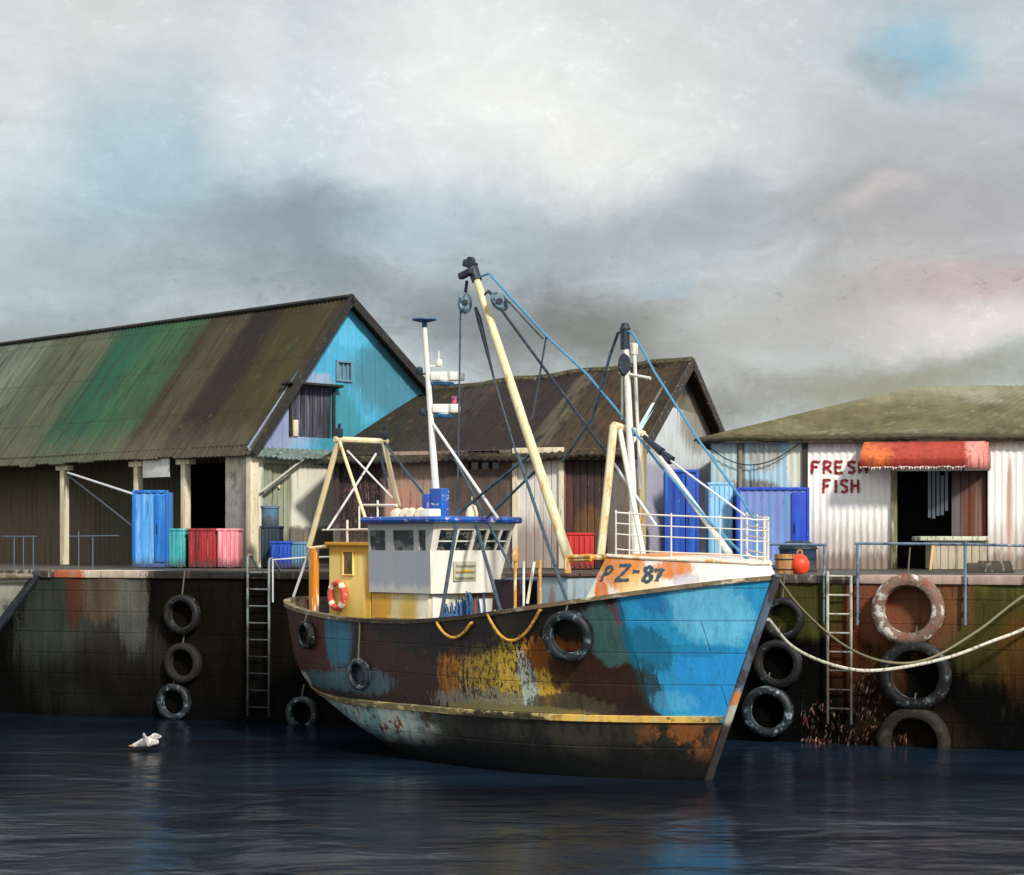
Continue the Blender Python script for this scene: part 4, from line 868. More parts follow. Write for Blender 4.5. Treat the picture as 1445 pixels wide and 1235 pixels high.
for ch, xa, xb, yb, yt in cells:
    u0, f0 = wfind(xa, yb); u1, _ = wfind(xb, yb); u2, f2 = wfind(xa, yt)
    du = (u1 - u0)
    ww = abs(tr.rail(u0).x - tr.rail(u1).x); hh = (wb(u0, f2) - wb(u0, f0)).length
    def fn(x, y, out, u0=u0, du=du, f0=f0, f2=f2, ww=ww, hh=hh):
        q = wb(u0 + du * x / ww, f0 + (f2 - f0) * y / hh); n = tr.normal(max(.01, u0 + du * x / ww), tr.rail(u0).z - .1); n.z = 0; n.normalize(); return q + n * (out + .002)
    mb = MB(); letter(mb, ch, fn, 0, 0, ww, hh, .055); mb.build('letter', m_num, whale, smooth=0)
# railing on the whaleback
m_wrail = M('white_pipe_paint', S(220, 216, 204), [('n', S(200, 160, 96), (7, 7, 7), .58, .66, .7)], rough=.5, bump_d=.002)
railing = None
mb = MB()
ur = [.006 + (uw * .93 - .006) * i / 30 for i in range(31)]
for f in (.70, .53, .36, .12):
    pts = [wb(u, 1, -1, -.04) + Vector((0, 0, f)) for u in ur[::-1]] + [wb(u, 1, 1, -.04) + Vector((0, 0, f)) for u in ur]
    mb.tube(pts, .011 if f < .7 else .015, 6)
brail = mb.build('bow_rail', m_wrail, boat)
for side in (-1, 1):
    for u in (.008, .030, .052, .10, .15, uw * .92):
        mb = MB(); b = wb(u, 1, side, -.04); mb.tube([b, b + Vector((0, 0, .74))], .013, 6); mb.build('rail_post', m_wrail, brail)

# ---------- wheelhouse
WX = by(608, 800, -1.0).x; WA = by(521, 800, -1.0).x
zR = by(608, 738, -1.0).z; zB = by(608, 838, -1.0).z; zW0 = by(608, 777, -1.0).z; zW1 = by(608, 748, -1.0).z
hw = 1.0; wp = bx(702, 820, WX).y; wpt = bx(722, 745, WX).y
m_whw = M('wheelhouse_white_paint', S(226, 223, 212), [('s', S(150, 92, 50), (WX, 0, zW0 - .12), (.6, None, .35), (22, 22, 1.6), .62, .72, .6), ('n', S(190, 184, 160), (5, 5, .7), .54, .7, .6), ('n', S(196, 150, 84), (9, 9, 1.2), .68, .75, .6)], rough=.45, streak=(10, 10, .5), var=.07, bump_d=.003)
m_whg = M('wheelhouse_side_grey', S(158, 162, 172), [('n', S(166, 168, 174), (4, 4, .8), .5, .66, .6), ('h', S(200, 196, 190), 2, zB + .12, .06, .2, (8, 8, 2), .8, -1), ('h', S(176, 170, 160), 2, zW0 - .02, .04, .1, (6, 6, 2), .5, 1)], rough=.5, streak=(10, 10, .6), var=.08, bump_d=.003)  # side wall greyer than the white front
def fy(v, z): # y across the front at share v (0 starboard .. 1 port) and height z; the port side leans out
    k = (z - zB) / (zR - zB); b = wp + (wpt - wp) * max(0, min(1, k)); return -hw * (1 + .03 * k) + (b + hw) * v
def fp(v, z, out=0.0): return Vector((WX + .14 * max(0, (z - zW0) / (zR - zW0)) + .10 * math.sin(math.pi * v) + out, fy(v, z), z))
mb = MB()
def slab(pts, off): mb.prism(pts, off)
cols_ = [0, .075, .265, .285, .46, .50, .635, .665, .82, .85, .975, 1.0]
wins = [(.075, .265), (.285, .46), (.50, .635), (.665, .82), (.85, .975)]
th = Vector((-.07, 0, 0)); N = 16
mb.grid([[fp(i / N, zB + (zW0 - zB) * j / 6) for i in range(N + 1)] for j in range(7)])
mb.grid([[fp(i / N, zW1 + (zR - zW1) * j / 3) for i in range(N + 1)] for j in range(4)])
edges = [0] + [e for w in wins for e in w] + [1]
for a, b in zip(edges[0::2], edges[1::2]):
    mb.prism([fp(a, zW0), fp(b, zW0), fp(b, zW1), fp(a, zW1)], th)
    
mb.grid([[fp(i / N, z, o) for i in range(N + 1)] for z, o in ((zW0, 0), (zW0, -.07))]); mb.grid([[fp(i / N, z, o) for i in range(N + 1)] for z, o in ((zW1, 0), (zW1, -.07))])
mb.prism([(WX - .02, fy(1, zB), zB), (WA, fy(1, zB), zB), (WA, fy(1, zR), zR), (WX + .12, fy(1, zR), zR)], (0, -.06, 0))
mb.prism([(WA, -hw + .06, zB), (WA, fy(1, zB) - .07, zB), (WA, fy(1, zR) - .07, zR), (WA, -hw + .06, zR)], (.06, 0, 0))
mb.prism([(WA, -hw, zB), (WX - .0, -hw, zB), (WX - .0, fy(1, zB), zB), (WA, fy(1, zB), zB)], (0, 0, .05))
wh = mb.build('wheelhouse', m_whw, boat, smooth=25)
def sp(x, z, out=0.0): return Vector((x, -hw * (1 + .03 * (z - zB) / (zR - zB)) - .001 - out, z))
sw = []
for xa, xb in ((523, 545), (556, 585), (592, 602)): sw.append((by(xa, 760, -1.0).x, by(xb, 760, -1.0).x))
mb = MB(); so_ = Vector((0, .06, 0)); xs_ = [WA] + [e for w in sw for e in w] + [WX + .0]
mb.prism([sp(WA, zB), sp(WX, zB), sp(WX, zW0), sp(WA, zW0)], so_); mb.prism([sp(WA, zW1), sp(WX + .10, zW1), sp(WX + .14, zR), sp(WA, zR)], so_)
for a, b in zip(xs_[0::2], xs_[1::2]): mb.prism([sp(a, zW0), sp(b, zW0), sp(b + (.10 if b == WX else 0), zW1), sp(a, zW1)], so_)
mb.build('side_wall', m_whg, wh, smooth=0)
m_glass = M('dark_wheelhouse_glass', S(26, 36, 42), [('n', S(112, 114, 108), (3.5, 3.5, 5), .50, .58, .85), ('n', S(14, 74, 120), (4, 4, 3), .60, .66, .5)], rough=.08, spec=.7, bump_d=0, rough_var=.02)  # pale patches painted in to imitate sky reflections on the panes
for a, b in wins:
    mb = MB(); mb.prism([fp(a - .005, zW0 - .01, -.035), fp(b + .005, zW0 - .01, -.035), fp(b + .005, zW1 + .01, -.035), fp(a - .005, zW1 + .01, -.035)], (-.012, 0, 0))
    w_ = mb.build('window', m_glass, wh, smooth=0)
    if a != .50:
        zm = zW0 + (zW1 - zW0) * .45; mb = MB(); mb.tube([fp(a, zm, -.02), fp(b, zm, -.02)], .014, 6); mb.build('glazing_bar', m_whw, w_)
for a, b in sw:
    mb = MB(); mb.prism([sp(a - .01, zW0 - .01, -.03), sp(b + .01, zW0 - .01, -.03), sp(b + .01, zW1 + .01, -.03), sp(a - .01, zW1 + .01, -.03)], (0, .012, 0)); mb.build('window', m_glass, wh, smooth=0)
# louvre plate on the front
mb = MB(); zl = bx(655, 806, WX).z; vl_ = .42
for i in range(3):
    z = zl + (i - 1) * .11; q = fp(vl_, z, .02); mb.box(q, (.05, .46, .05), rot=(0, R(25), 0), bev=.012)
q = fp(vl_, zl, .008); mb.box(q, (.02, .54, .36), bev=.008)
mb.build('louvre', M('louvre_paint', S(176, 172, 150), [('b', S(206, 168, 60), (q.x, q.y, zl), (None, .18, .03), .3, (9, 9, 9), .3, .9)]), wh)
# roof with blue trim
mb = MB(); ro = .10; edge = []
ring = [sp(WA - .02, zR, ro), sp(WX + .1, zR, ro)] + [fp(i / 10, zR, ro) + Vector((0, (-ro if i == 0 else .02 if i == 10 else 0), 0)) for i in range(11)] + [Vector((WA - .02, fy(1, zR) + .02, zR))]
mb.prism(ring, (0, 0, .07)); wroof = mb.build('roof', M('roof_grey_lilac', S(176, 174, 196), [('n', S(226, 224, 222), (4, 4, 4), .5, .62, .8)]), wh, smooth=30)
m_trim = M('blue_roof_trim', S(26, 84, 170), [('n', S(70, 66, 150), (2, 2, 2), .5, .6, .8), ('n', S(18, 104, 196), (3, 3, 3), .55, .65, .7), ('n', S(206, 206, 220), (5, 5, 9), .58, .63, .85)], rough=.5)
mb = MB(); mb.tube([p + Vector((0, 0, .06)) for p in ring], .06, 8, closed=True); mb.build('roof_trim', m_trim, wroof)
# lower casing under the wheelhouse, ochre aft, white and cream forward
zD = tr.rail(.7).z - .78
LX = by(742 - 4, 855, 0).x
LXF = WX - .12; LXA = by(463, 850, -.95).x
m_case = M('ochre_casing', S(206, 190, 138), [('b', S(206, 150, 40), (WA + .25, 0, 2.75), (.34, None, .4), .6, (8, 8, 1), .4, .9), ('b', S(198, 160, 60), (WX - .65, 0, 2.6), (.30, None, .3), .6, (8, 8, 1), .4, .8), ('b', S(222, 216, 200), (WX, 0, 2.6), (.45, None, .7), .4, (6, 6, 1), .4, .9), ('n', S(176, 140, 70), (9, 9, 1), .56, .68, .6)], rough=.6, streak=(12, 12, .6), var=.14)
mb = MB(); mb.span((WA + .01, -.95, zD), (LXF, .72, zB - .004), bev=.02)
mb.box(((WA + LXF) / 2, -.965, (zD + zB) / 2 + .15), (LXF - WA - .2, .02, .025)); case = mb.build('lower_house', m_case, boat)
f0 = lambda v: -.92 + 1.6 * v
mb = MB(); mb.span((LXF + .001, f0(.02), zD), (LXF + .05, f0(.40), zB - .02), bev=.012); mb.build('casing_panel', m_whw, case)
mb = MB(); mb.span((LXF + .001, f0(.42), zD), (LXF + .04, f0(.62), zB - .02), bev=.012); mb.build('casing_panel', M('cream_panel', S(222, 200, 140), [('n', S(196, 160, 90), (8, 8, 1), .52, .66, .7)]), case)
mb = MB(); mb.span((LXF + .001, f0(.64), zD), (LXF + .07, f0(.70), zB - .02), bev=.012); mb.span((LXF + .001, f0(.70), zB - .1), (LXF + .06, f0(.98), zB - .03), bev=.012); dframe = mb.build('door_frame', M('brown_door_frame', S(122, 66, 36)), case)
mb = MB(); mb.span((LXF + .001, f0(.705), zD), (LXF + .03, f0(.97), zB - .11), bev=.01); mb.build('door', m_whw, case)
# yellow deckhouse aft
YA = by(464, 800, -.95).x; YF = WA - .02; zY = by(493, 769, -.95).z
m_yel = M('yellow_deckhouse_paint', S(236, 204, 120), [('h', S(204, 146, 32), 2, zY - .2, .05, .16, (8, 8, 2), .95, 1), ('b', S(212, 152, 44), (YF, 0, 3.1), (.16, None, 1.0), .6, (8, 8, .8), .4, .9), ('h', S(206, 172, 70), 2, 2.7, .25, .4, (8, 8, 1), .6, -1), ('n', S(216, 160, 60), (9, 9, .7), .56, .68, .6), ('n', S(228, 222, 200), (7, 7, 1), .62, .72, .6)], rough=.55, streak=(12, 12, .6), var=.14)
mb = MB(); mb.span((YA, -.95, zD), (YF, .62, zY), bev=.03); mb.box(((YA + YF) / 2, -.165, zY + .02), (YF - YA + .1, 1.72, .07), bev=.025); yh = mb.build('deckhouse', m_yel, boat)
wq0 = by(486, 810, -.95); wq1 = by(498, 780, -.95)
mb = MB(); mb.span((wq0.x, -.96, wq0.z), (wq1.x, -.94, wq1.z), bev=.03); win = mb.build('window', M('ochre_shutter', S(112, 92, 50), [('n', S(70, 58, 34), (9, 9, 2), .5, .6, .8)], rough=.4), yh)
mb = MB(); c_ = (wq0 + wq1) / 2
mb.tube([(wq0.x - .02, -.965, wq0.z - .02), (wq1.x + .02, -.965, wq0.z - .02), (wq1.x + .02, -.965, wq1.z + .02), (wq0.x - .02, -.965, wq1.z + .02)], .02, 6, closed=True); mb.build('window_frame', m_yel, win)

# ---------- roof gear
m_mast = M('white_mast_paint', S(222, 222, 214), [('n', S(176, 176, 166), (9, 9, 3), .54, .68, .6)], rough=.45, bump_d=.003)
m_dark = M('blue_black_fittings', S(30, 40, 54), [('n', S(70, 90, 112), (14, 14, 14), .56, .66, .7)], rough=.5)
m_mblue = M('blue_fittings', S(26, 88, 134), [('n', S(16, 50, 84), (10, 10, 10), .5, .62, .7)], rough=.5)
m_cream2 = M('cream_gear', S(224, 214, 184), [('n', S(190, 170, 120), (9, 9, 9), .55, .66, .6)], rough=.6)
my = -.15
mt = by(599, 462, my); mbm = by(618, 735, my); mbm.z = zR + .05
mb = MB(); mb.tube([mbm, mbm.lerp(mt, .45), mt], .075, 10, r1=.045); mast = mb.build('aerial_mast', m_mast, boat)
mb = MB(); mb.tube([mt, mt + Vector((0, 0, .10))], .05, 8); mb.lathe([(0, 0), (.10, .0), (.24, .035), (.23, .06), (0, .07)], c=mt + Vector((0, 0, .10)), seg=20); mb.build('aerial', m_mblue, mast)
def mast_at(py):
    k = (by(610, py, my).z - mbm.z) / (mt.z - mbm.z); return mbm.lerp(mt, k)
fwd = (BM.to_3x3().inverted() @ Vector((1, 0, 0))).normalized()   # across the picture, in the boat's own frame
for py, ln, zoff in ((532, .62, 0), (578, .50, 0)):
    a = mast_at(py); e = a + fwd * (ln * .95)
    mb = MB(); mb.tube([a + Vector((0, 0, -.13)), e + Vector((0, 0, -.10)) - fwd * .25], .05, 8, r1=.03); mb.box(a + fwd * ln * .45 + Vector((0, 0, -.12)), (.30, .30, .06), bev=.015); br_ = mb.build('radar_bracket', m_mblue, mast)
    mb = MB(); ang_ = math.atan2(fwd.y, fwd.x)
    mb.box(a + fwd * ln * .60 + Vector((0, 0, .02)), (ln * 1.05, .20, .17), rot=(0, 0, ang_), bev=.06); mb.lathe([(.10, -.12), (.13, -.05), (.11, .0)], c=a + fwd * ln * .5, seg=16); mb.build('radar_scanner', m_mast, mast)
for py, side_, nm in ((516, 1, 'navigation_lamp'), (527, -1, 'flood_lamp'), (586, -1, 'flood_lamp')):
    a = mast_at(py); e = a + fwd * side_ * (.22 if side_ > 0 else .16)
    mb = MB(); mb.tube([a, e], .02, 6); mb.lathe([(.0, 0), (.06, 0), (.075, .05), (.06, .12), (0, .13)], c=e, seg=12); mb.tube([e, e + Vector((0, 0, .3 if side_ > 0 else .14))], .014, 6); mb.build(nm, m_dark if side_ < 0 else m_mast, mast)
a = mast_at(545) + fwd * .48; mb = MB(); mb.tube([a + Vector((0, 0, -.18)), a + Vector((0, 0, -.40))], .05, 8); mb.build('signal_lamp', M('orange_signal_lamp', S(206, 84, 40), [('n', S(30, 50, 170), (9, 9, 9), .48, .52, .9)]), mast)
mb = MB(); q = by(628, 735, -.1); mb.box((q.x, q.y - .14, zR + .34), (.34, .20, .62), bev=.03); mb.box((q.x - .25, q.y - .22, zR + .30), (.16, .14, .5), bev=.02); mb.build('battery_locker', m_trim, wroof)
mb = MB(); random.seed(4)
for i, px in enumerate((560, 570, 581, 591)):
    q = by(px, 727, -.55); mb.lathe([(0, -.09), (.08, -.085), (.12, 0), (.08, .085), (0, .09)], c=(q.x, -.55 + .04 * (i % 2), zR + .18), rot=Euler((R(80), R(15 * i), 0)).to_matrix(), seg=14)
mb.build('rolled_canvas', m_cream2, wroof)
mb = MB(); q = bx(666, 722, WX - .2); mb.lathe([(.0, .0), (.10, .0), (.12, .12), (.08, .26), (0, .3)], c=(WX - .2, q.y, zR + .06), seg=16); mb.tube([(WX - .2, q.y, zR + .2), (WX - .2, q.y, zR + .5)], .01, 6); mb.build('search_lamp', m_cream2, wroof)
mb = MB(); q = by(605, 730, -.5); mb.box((q.x, -.45, zR + .17), (.3, .3, .2), bev=.04); mb.build('vent_box', m_whw, wroof)

# ---------- gantry over the stern
m_spar = M('cream_spar_paint', S(222, 206, 160), [('n', S(206, 150, 60), (9, 9, 2), .58, .66, .85), ('n', S(236, 230, 212), (6, 6, 2), .5, .64, .6), ('n', S(120, 100, 70), (14, 14, 6), .64, .72, .6)], rough=.5)
m_wire = M('blue_grey_wire', S(58, 78, 94), [('n', S(30, 36, 44), (8, 8, 8), .5, .62, .8)], rough=.5, bump_d=0)
m_wirew = M('white_wire', S(214, 218, 220), rough=.5, bump_d=0)
m_wireb = M('bright_blue_rope', S(74, 138, 176), rough=.6, bump_d=0)
gy0, gy1 = -.85, .35
ap0 = by(478, 620, gy0); ap1 = bx(541, 626, ap0.x); ap1.z = ap0.z
gant = None
def bar(name, a, b, r, mat, parent, r1=None, seg=8, sag=0.0, n=1):
    a, b = Vector(a), Vector(b)
    if sag: pts = [a.lerp(b, i / 14) + Vector((0, 0, -sag * 4 * (i / 14) * (1 - i / 14))) for i in range(15)]
    else: pts = [a, b]
    mb = MB(); mb.tube(pts, r, seg, r1=r1); return mb.build(name, mat, parent)
gant = bar('stern_gantry', ap0 + (ap0 - ap1).normalized() * .1, ap1 + (ap1 - ap0).normalized() * .1, .055, m_spar, boat)
bar('gantry_leg', ap0, by(436, 772, gy0), .055, m_spar, gant)
bar('gantry_leg', ap0, by(517, 736, gy0), .032, m_spar, gant)
bar('gantry_leg', ap1, by(563, 716, ap1.y), .05, m_spar, gant)
bar('gantry_leg', ap1 + Vector((-.15, 0, 0)), by(547, 690, ap1.y), .025, m_wire, gant)
bar('brace', bx(531, 640, ap0.x + .1), by(462, 748, gy0), .022, m_wirew, gant)
bar('brace', bx(490, 636, ap0.x), by(557, 706, ap1.y), .02, m_wirew, gant)
for q in (ap0, ap1): mb = MB(); mb.box(q + Vector((0, 0, .12)), (.14, .12, .18), bev=.03); mb.tube([q + Vector((0, 0, .18)), q + Vector((.03, 0, .3))], .03, 6); mb.build('block', m_dark, gant)
bar('stay', ap1, by(607, 710, my), .024, m_wire, boat)
# orange stern post with a top bar, brace, and pipe rails round the deckhouse roof
m_orange = M('orange_rust_post', S(206, 130, 34), [('n', S(236, 226, 204), (12, 12, 1.5), .52, .6, .9), ('n', S(110, 66, 26), (9, 9, 3), .6, .7, .8)], rough=.6)
pt = by(443, 774, gy0 - .1); pb = Vector((pt.x, pt.y, zD))
mb = MB(); mb.box((pt.x, pt.y, (pt.z + zD) / 2), (.17, .13, pt.z - zD), bev=.02); spost = mb.build('stern_post', m_orange, boat)
bar('post_arm', pt + Vector((-.12, 0, .0)), by(463, 771, gy0 - .1), .035, m_spar, spost)
bar('brace', by(437, 776, gy0 - .1), by(414, 842, gy0 - .1), .026, m_wirew, spost)
mb = MB(); h1 = by(455, 748, -.6); h2 = by(520, 747, -.6); mb.tube([h1, h2], .022, 6); q = by(490, 745, -.6); mb.tube([Vector((q.x, -.6, zY)), q + Vector((0, 0, .15))], .024, 6); q = by(507, 748, -.6); mb.tube([q, by(507, 714, -.6)], .02, 6); mb.tube([by(513, 713, -.6), by(560, 713, -.6)], .028, 6); q = by(533, 735, -.6); mb.tube([q, by(533, 706, -.6)], .022, 6); mb.build('roof_rail', m_wrail, boat)

# ---------- main derrick boom, its blocks and falls
bb0 = by(803, 790, 0); bt0 = by(672, 393, 0)
boom = bar('derrick_boom', bb0, bt0, .095, m_spar, boat, r1=.072, seg=12)
mb = MB(); d = (bt0 - bb0).normalized(); mb.tube([bt0 - d * .05, bt0 + d * .22], .10, 10); mb.box(bt0 + d * .28 + Vector((-.05, 0, .02)), (.30, .14, .14), rot=(0, R(20), 0), bev=.03); mb.box(bt0 + d * .1 - fwd * .16, (.34, .12, .12), rot=(0, R(-14), 0), bev=.03); mb.lathe([(.0, -.04), (.09, -.04), (.09, .04), (0, .04)], c=bt0 + d * .36, rot=Euler((R(90), 0, 0)).to_matrix(), seg=14); mb.build('boom_head', m_dark, boom)
m_block = M('pulley_block_paint', S(104, 130, 144), [('n', S(30, 44, 60), (9, 9, 9), .5, .6, .8), ('n', S(196, 206, 206), (7, 7, 7), .58, .66, .7)], rough=.4)
def block(p, top, tilt=0.0, s=1.0):
    mb = MB(); Rm = (BM.to_3x3().inverted() @ Euler((0, R(tilt), 0)).to_matrix())
    prof = [(0, -.085), (.10, -.08), (.135, -.045), (.135, .045), (.10, .08), (0, .085)]
    mb.lathe([(r * s, h * s) for r, h in prof], c=p, rot=Rm @ Euler((R(90), 0, 0)).to_matrix(), seg=20, squash=1.45)
    o = mb.build('pulley_block', m_block, boom)
    mb = MB(); mb.lathe([(.0, -.095 * s), (.06 * s, -.095 * s), (.06 * s, .095 * s), (0, .095 * s)], c=p, rot=Rm @ Euler((R(90), 0, 0)).to_matrix(), seg=14); mb.build('sheave_pin', m_dark, o)
    mb = MB(); mb.tube([p + Rm @ Vector((0, 0, .12 * s)), top], .03, 8); mb.build('shackle', m_dark, o)
pbL = by(656, 428, 0); block(pbL, by(659, 396, 0)); pbR = by(705, 426, 0); block(pbR, by(689, 411, 0), -45)
bar('shackle_pin', by(689, 411, 0), by(679, 420, 0), .02, m_dark, boom)
r0 = .017
bar('fall', by(650, 436, -.05), by(645, 742, -.05), r0, m_wire, boat)
bar('fall', by(644, 740, -1.55), by(623, 868, -1.9), .034, m_wire, boat)
hk = by(676, 450, 0); bar('hook_wire', by(671, 434, 0), hk, .03, m_dark, boom, r1=.05)
bar('hook_wire', hk, by(697, 534, 0), .05, m_dark, boom, r1=.018)
bar('fall', by(697, 534, 0), by(730, 645, -.2), .017, m_wire, boat)
bar('stay', by(730, 640, -.3), by(801, 852, -1.85), .030, m_wire, boat)
bar('stay', by(611, 598, my), by(703, 732, -.2), .028, m_wirew, boat)
bar('stay', by(642, 648, .1), by(727, 812, .1), .024, m_wire, boat)
bar('strut', by(750, 640, 0), by(640, 730, -.5), .030, m_wire, boat)
bar('strut', by(756, 664, 0), by(686, 732, -.2), .026, m_wire, boat)
bar('stay', bx(672, 742, WX + .35), by(708, 868, -1.85), .034, m_wire, boat)
bar('stay', by(708, 438, 0), by(862, 648, 0), .026, m_dark, boat); bar('stay', by(862, 648, 0), by(926, 742, 0), .024, m_wirew, boat)
bar('stay', by(714, 422, 0), by(766, 478, 0), .017, m_wire, boat)
fs = [by(690, 386, 0), by(771, 474, 0), by(828, 528, 0), by(882, 592, 0), by(930, 655, 0), by(1000, 735, 0), by(1068, 802, 0)]
mb = MB(); mb.tube(fs, .022, 6); mb.build('forestay', m_wireb, boat)
bar('lanyard', fs[1], by(751, 592, 0), .017, m_wire, boat)
bar('stay', by(690, 386, 0), bt0, .02, m_wireb, boom)
# ---------- fore gantry, foremast and bow stays
XG = by(878, 690, 0).x
def bg_(px, py): return bx(px, py, XG)
g0, g1 = bg_(866, 600), bg_(908, 613)
fg = bar('fore_gantry', g0, g1, .065, m_spar, boat)
bar('gantry_leg', g0, bg_(848, 783), .07, m_spar, fg); bar('gantry_leg', g1, bg_(906, 783), .065, m_spar, fg); bar('gantry_leg', bg_(874, 604), by(908, 783, -.3), .045, m_mast, fg)
F0, F1 = by(897, 784, 0), by(882, 468, 0)
fm = bar('foremast', F0, F1, .075, m_mast, boat, r1=.05, seg=10)
mb = MB(); mb.tube([F1 - Vector((0, 0, .30)), F1 + Vector((0, 0, .06))], .08, 10); mb.lathe([(0, 0), (.10, 0), (.06, .1), (0, .12)], c=F1 + Vector((0, 0, .04)), seg=12); mb.build('mast_head', m_dark, fm)
bar('signal_pole', by(904, 690, .15), by(895, 496, .15), .03, m_mast, fm); mb = MB(); q = by(894, 496, .15); mb.box(q + Vector((0, 0, .04)), (.12, .12, .2), bev=.03); mb.build('signal_lamp', m_mast, fm)
bar('yard', by(874, 526, 0), by(918, 534, 0), .026, m_mast, fm); mb = MB(); q = by(881, 515, -.05); mb.lathe([(0, -.06), (.09, -.06), (.11, 0), (.09, .06), (0, .06)], c=q, rot=BM.to_3x3().inverted() @ Euler((R(90), 0, 0)).to_matrix(), seg=16, squash=1.8); mb.build('pulley_block', m_dark, fm)
bar('halyard', by(878, 530, 0), by(878, 592, 0), .018, m_mast, fm); mb = MB(); q = bg_(890, 612); mb.box(q, (.12, .16, .1), bev=.02); mb.build('block', m_dark, fg)
mb = MB(); mb.tube([by(882, 466, 0), by(872, 470, 0), by(862, 498, 0), by(836, 590, 0), by(793, 652, 0)], .026, 6); mb.build('stay', m_wire, boat)
mb = MB(); mb.tube([by(882, 466, 0), by(892, 470, 0), by(908, 496, 0), by(924, 526, 0), by(985, 620, 0), by(1047, 705, 0), by(1068, 738, 0)], .02, 6); mb.build('stay', m_wireb, boat)
bar('stay', g1, by(1030, 782, -.1), .045, m_mast, boat, r1=.055)
bar('stay', by(946, 650, 0), by(1052, 728, 0), .018, m_wirew, boat)
tb = [by(909, 616, 0), by(922, 628, 0), by(934, 638, 0), by(947, 650, 0)]
mb = MB(); mb.tube(tb[:3], .04, 8, r1=.075); mb.tube(tb[2:], .05, 8, r1=.085); mb.build('tackle', m_dark, boat)
# ---------- deck fittings between wheelhouse and bow
m_or2 = M('orange_stanchion', S(206, 146, 56), [('n', S(232, 222, 190), (10, 10, 4), .5, .6, .8)], rough=.6)
for px, pt_, mt_, r_ in ((727, 792, m_or2, .026), (739, 792, m_mast, .022), (762, 790, m_or2, .026)):
    a = by(px, pt_, -1.75); mb = MB(); mb.tube([a, (a.x, a.y, zD)], r_, 8)
    if px == 727: mb.lathe([(0, -.02), (.05, .0), (.06, .1), (.04, .2), (0, .22)], c=a, seg=12)
    mb.build('stanchion', mt_, boat)
bar('stanchion', by(754, 793, -1.6), by(744, 852, -1.75), .026, m_cream2, boat)
mb = MB(); a = by(801, 787, -.75); mb.tube([a, (a.x, a.y, zD)], .06, 8); b = by(801, 787, .45); mb.tube([a, by(834, 785, -.75)], .04, 8); mb.tube([by(801, 791, -.75), by(834, 790, -.75)], .028, 8); a2 = Vector((a.x, .75, a.z)); mb.tube([a, a2], .05, 8); mb.tube([a2, (a.x, .75, zD)], .06, 8); mb.build('mast_support', m_or2, boat)
wc0 = by(712, 862, -.5); wc1 = by(748, 818, -.5)
m_winch = M('maroon_winch_paint', S(58, 40, 46), [('n', S(110, 84, 84), (12, 12, 4), .55, .66, .7), ('n', S(28, 24, 28), (5, 5, 2), .5, .6, .8)])
mb = MB(); xm, zm = (wc0.x + wc1.x) / 2, zD + .62
for yy in (-.75, .35): mb.prism([(xm - .5, yy, zD), (xm + .5, yy, zD), (xm + .32, yy, wc1.z), (xm - .32, yy, wc1.z)], (0, .07, 0))
win_ = mb.build('winch', m_winch, boat)
mb = MB(); mb.lathe([(.0, -.56), (.42, -.56), (.42, -.5), (.26, -.48), (.28, -.2), (.26, .4), (.42, .42), (.42, .48), (0, .48)], c=(xm, -.18, zD + .62), rot=Euler((R(90), 0, 0)).to_matrix(), seg=24); mb.build('winch_drum', M('wound_wire', S(70, 54, 56), [('n', S(120, 96, 92), (3, 60, 3), .5, .6, .8)]), win_)
bar('winch_bar', (xm, -.85, wc1.z), (xm, .5, wc1.z), .03, m_wire, win_)
h0, h1 = by(757, 855, -.9), by(801, 814, -.9)
mb = MB(); mb.span((h0.x, -.9, zD), (h1.x, .8, h1.z), bev=.04); hh_ = mb.build('hatch_coaming', M('pale_hatch_paint', S(146, 164, 174), [('b', S(150, 96, 92), ((h0.x + h1.x) / 2, 0, 2.6), (.10, None, .5), .7, (9, 9, 1), .5, .8), ('n', S(112, 112, 116), (7, 7, .8), .54, .68, .7)], streak=(12, 12, .5)), boat)
mb = MB(); mb.box(((h0.x + h1.x) / 2, -.05, h1.z + .03), (h1.x - h0.x + .1, 1.8, .06), bev=.02); mb.build('hatch_cover', M('hatch_cover_brown', S(92, 66, 60)), hh_)
# ================================================================== tyres, ropes, ladders, rails and goods
m_tyre = M('worn_black_rubber', S(12, 13, 14), [('n', S(104, 116, 120), (6, 6, 6), .56, .68, .75), ('n', S(52, 42, 36), (3, 3, 3), .56, .66, .7)], rough=.6, bump_d=.006)
m_tyre_grey = M('salt_bleached_rubber', S(34, 42, 48), [('n', S(150, 170, 178), (6, 6, 6), .52, .64, .8), ('n', S(12, 14, 16), (3, 3, 3), .46, .58, .85)], rough=.55, bump_d=.006)
m_tyre_pale = M('rust_caked_rubber', S(120, 96, 84), [('n', S(206, 204, 196), (5, 5, 5), .52, .62, .85), ('n', S(132, 66, 50), (3, 3, 3), .54, .64, .85), ('n', S(44, 38, 34), (7, 7, 7), .56, .66, .7)], rough=.8, bump_d=.012)
m_tyre_mud = M('mud_caked_rubber', S(30, 26, 18), [('n', S(66, 58, 44), (4, 4, 4), .54, .64, .8), ('n', S(20, 20, 18), (3, 3, 3), .5, .62, .8)], rough=.8, bump_d=.012)
m_rope = M('old_manila_rope', S(176, 150, 104), [('n', S(98, 80, 54), (20, 20, 20), .5, .6, .8)], rough=.9)
m_rope_g = M('dirty_grey_rope', S(92, 88, 78), rough=.9)
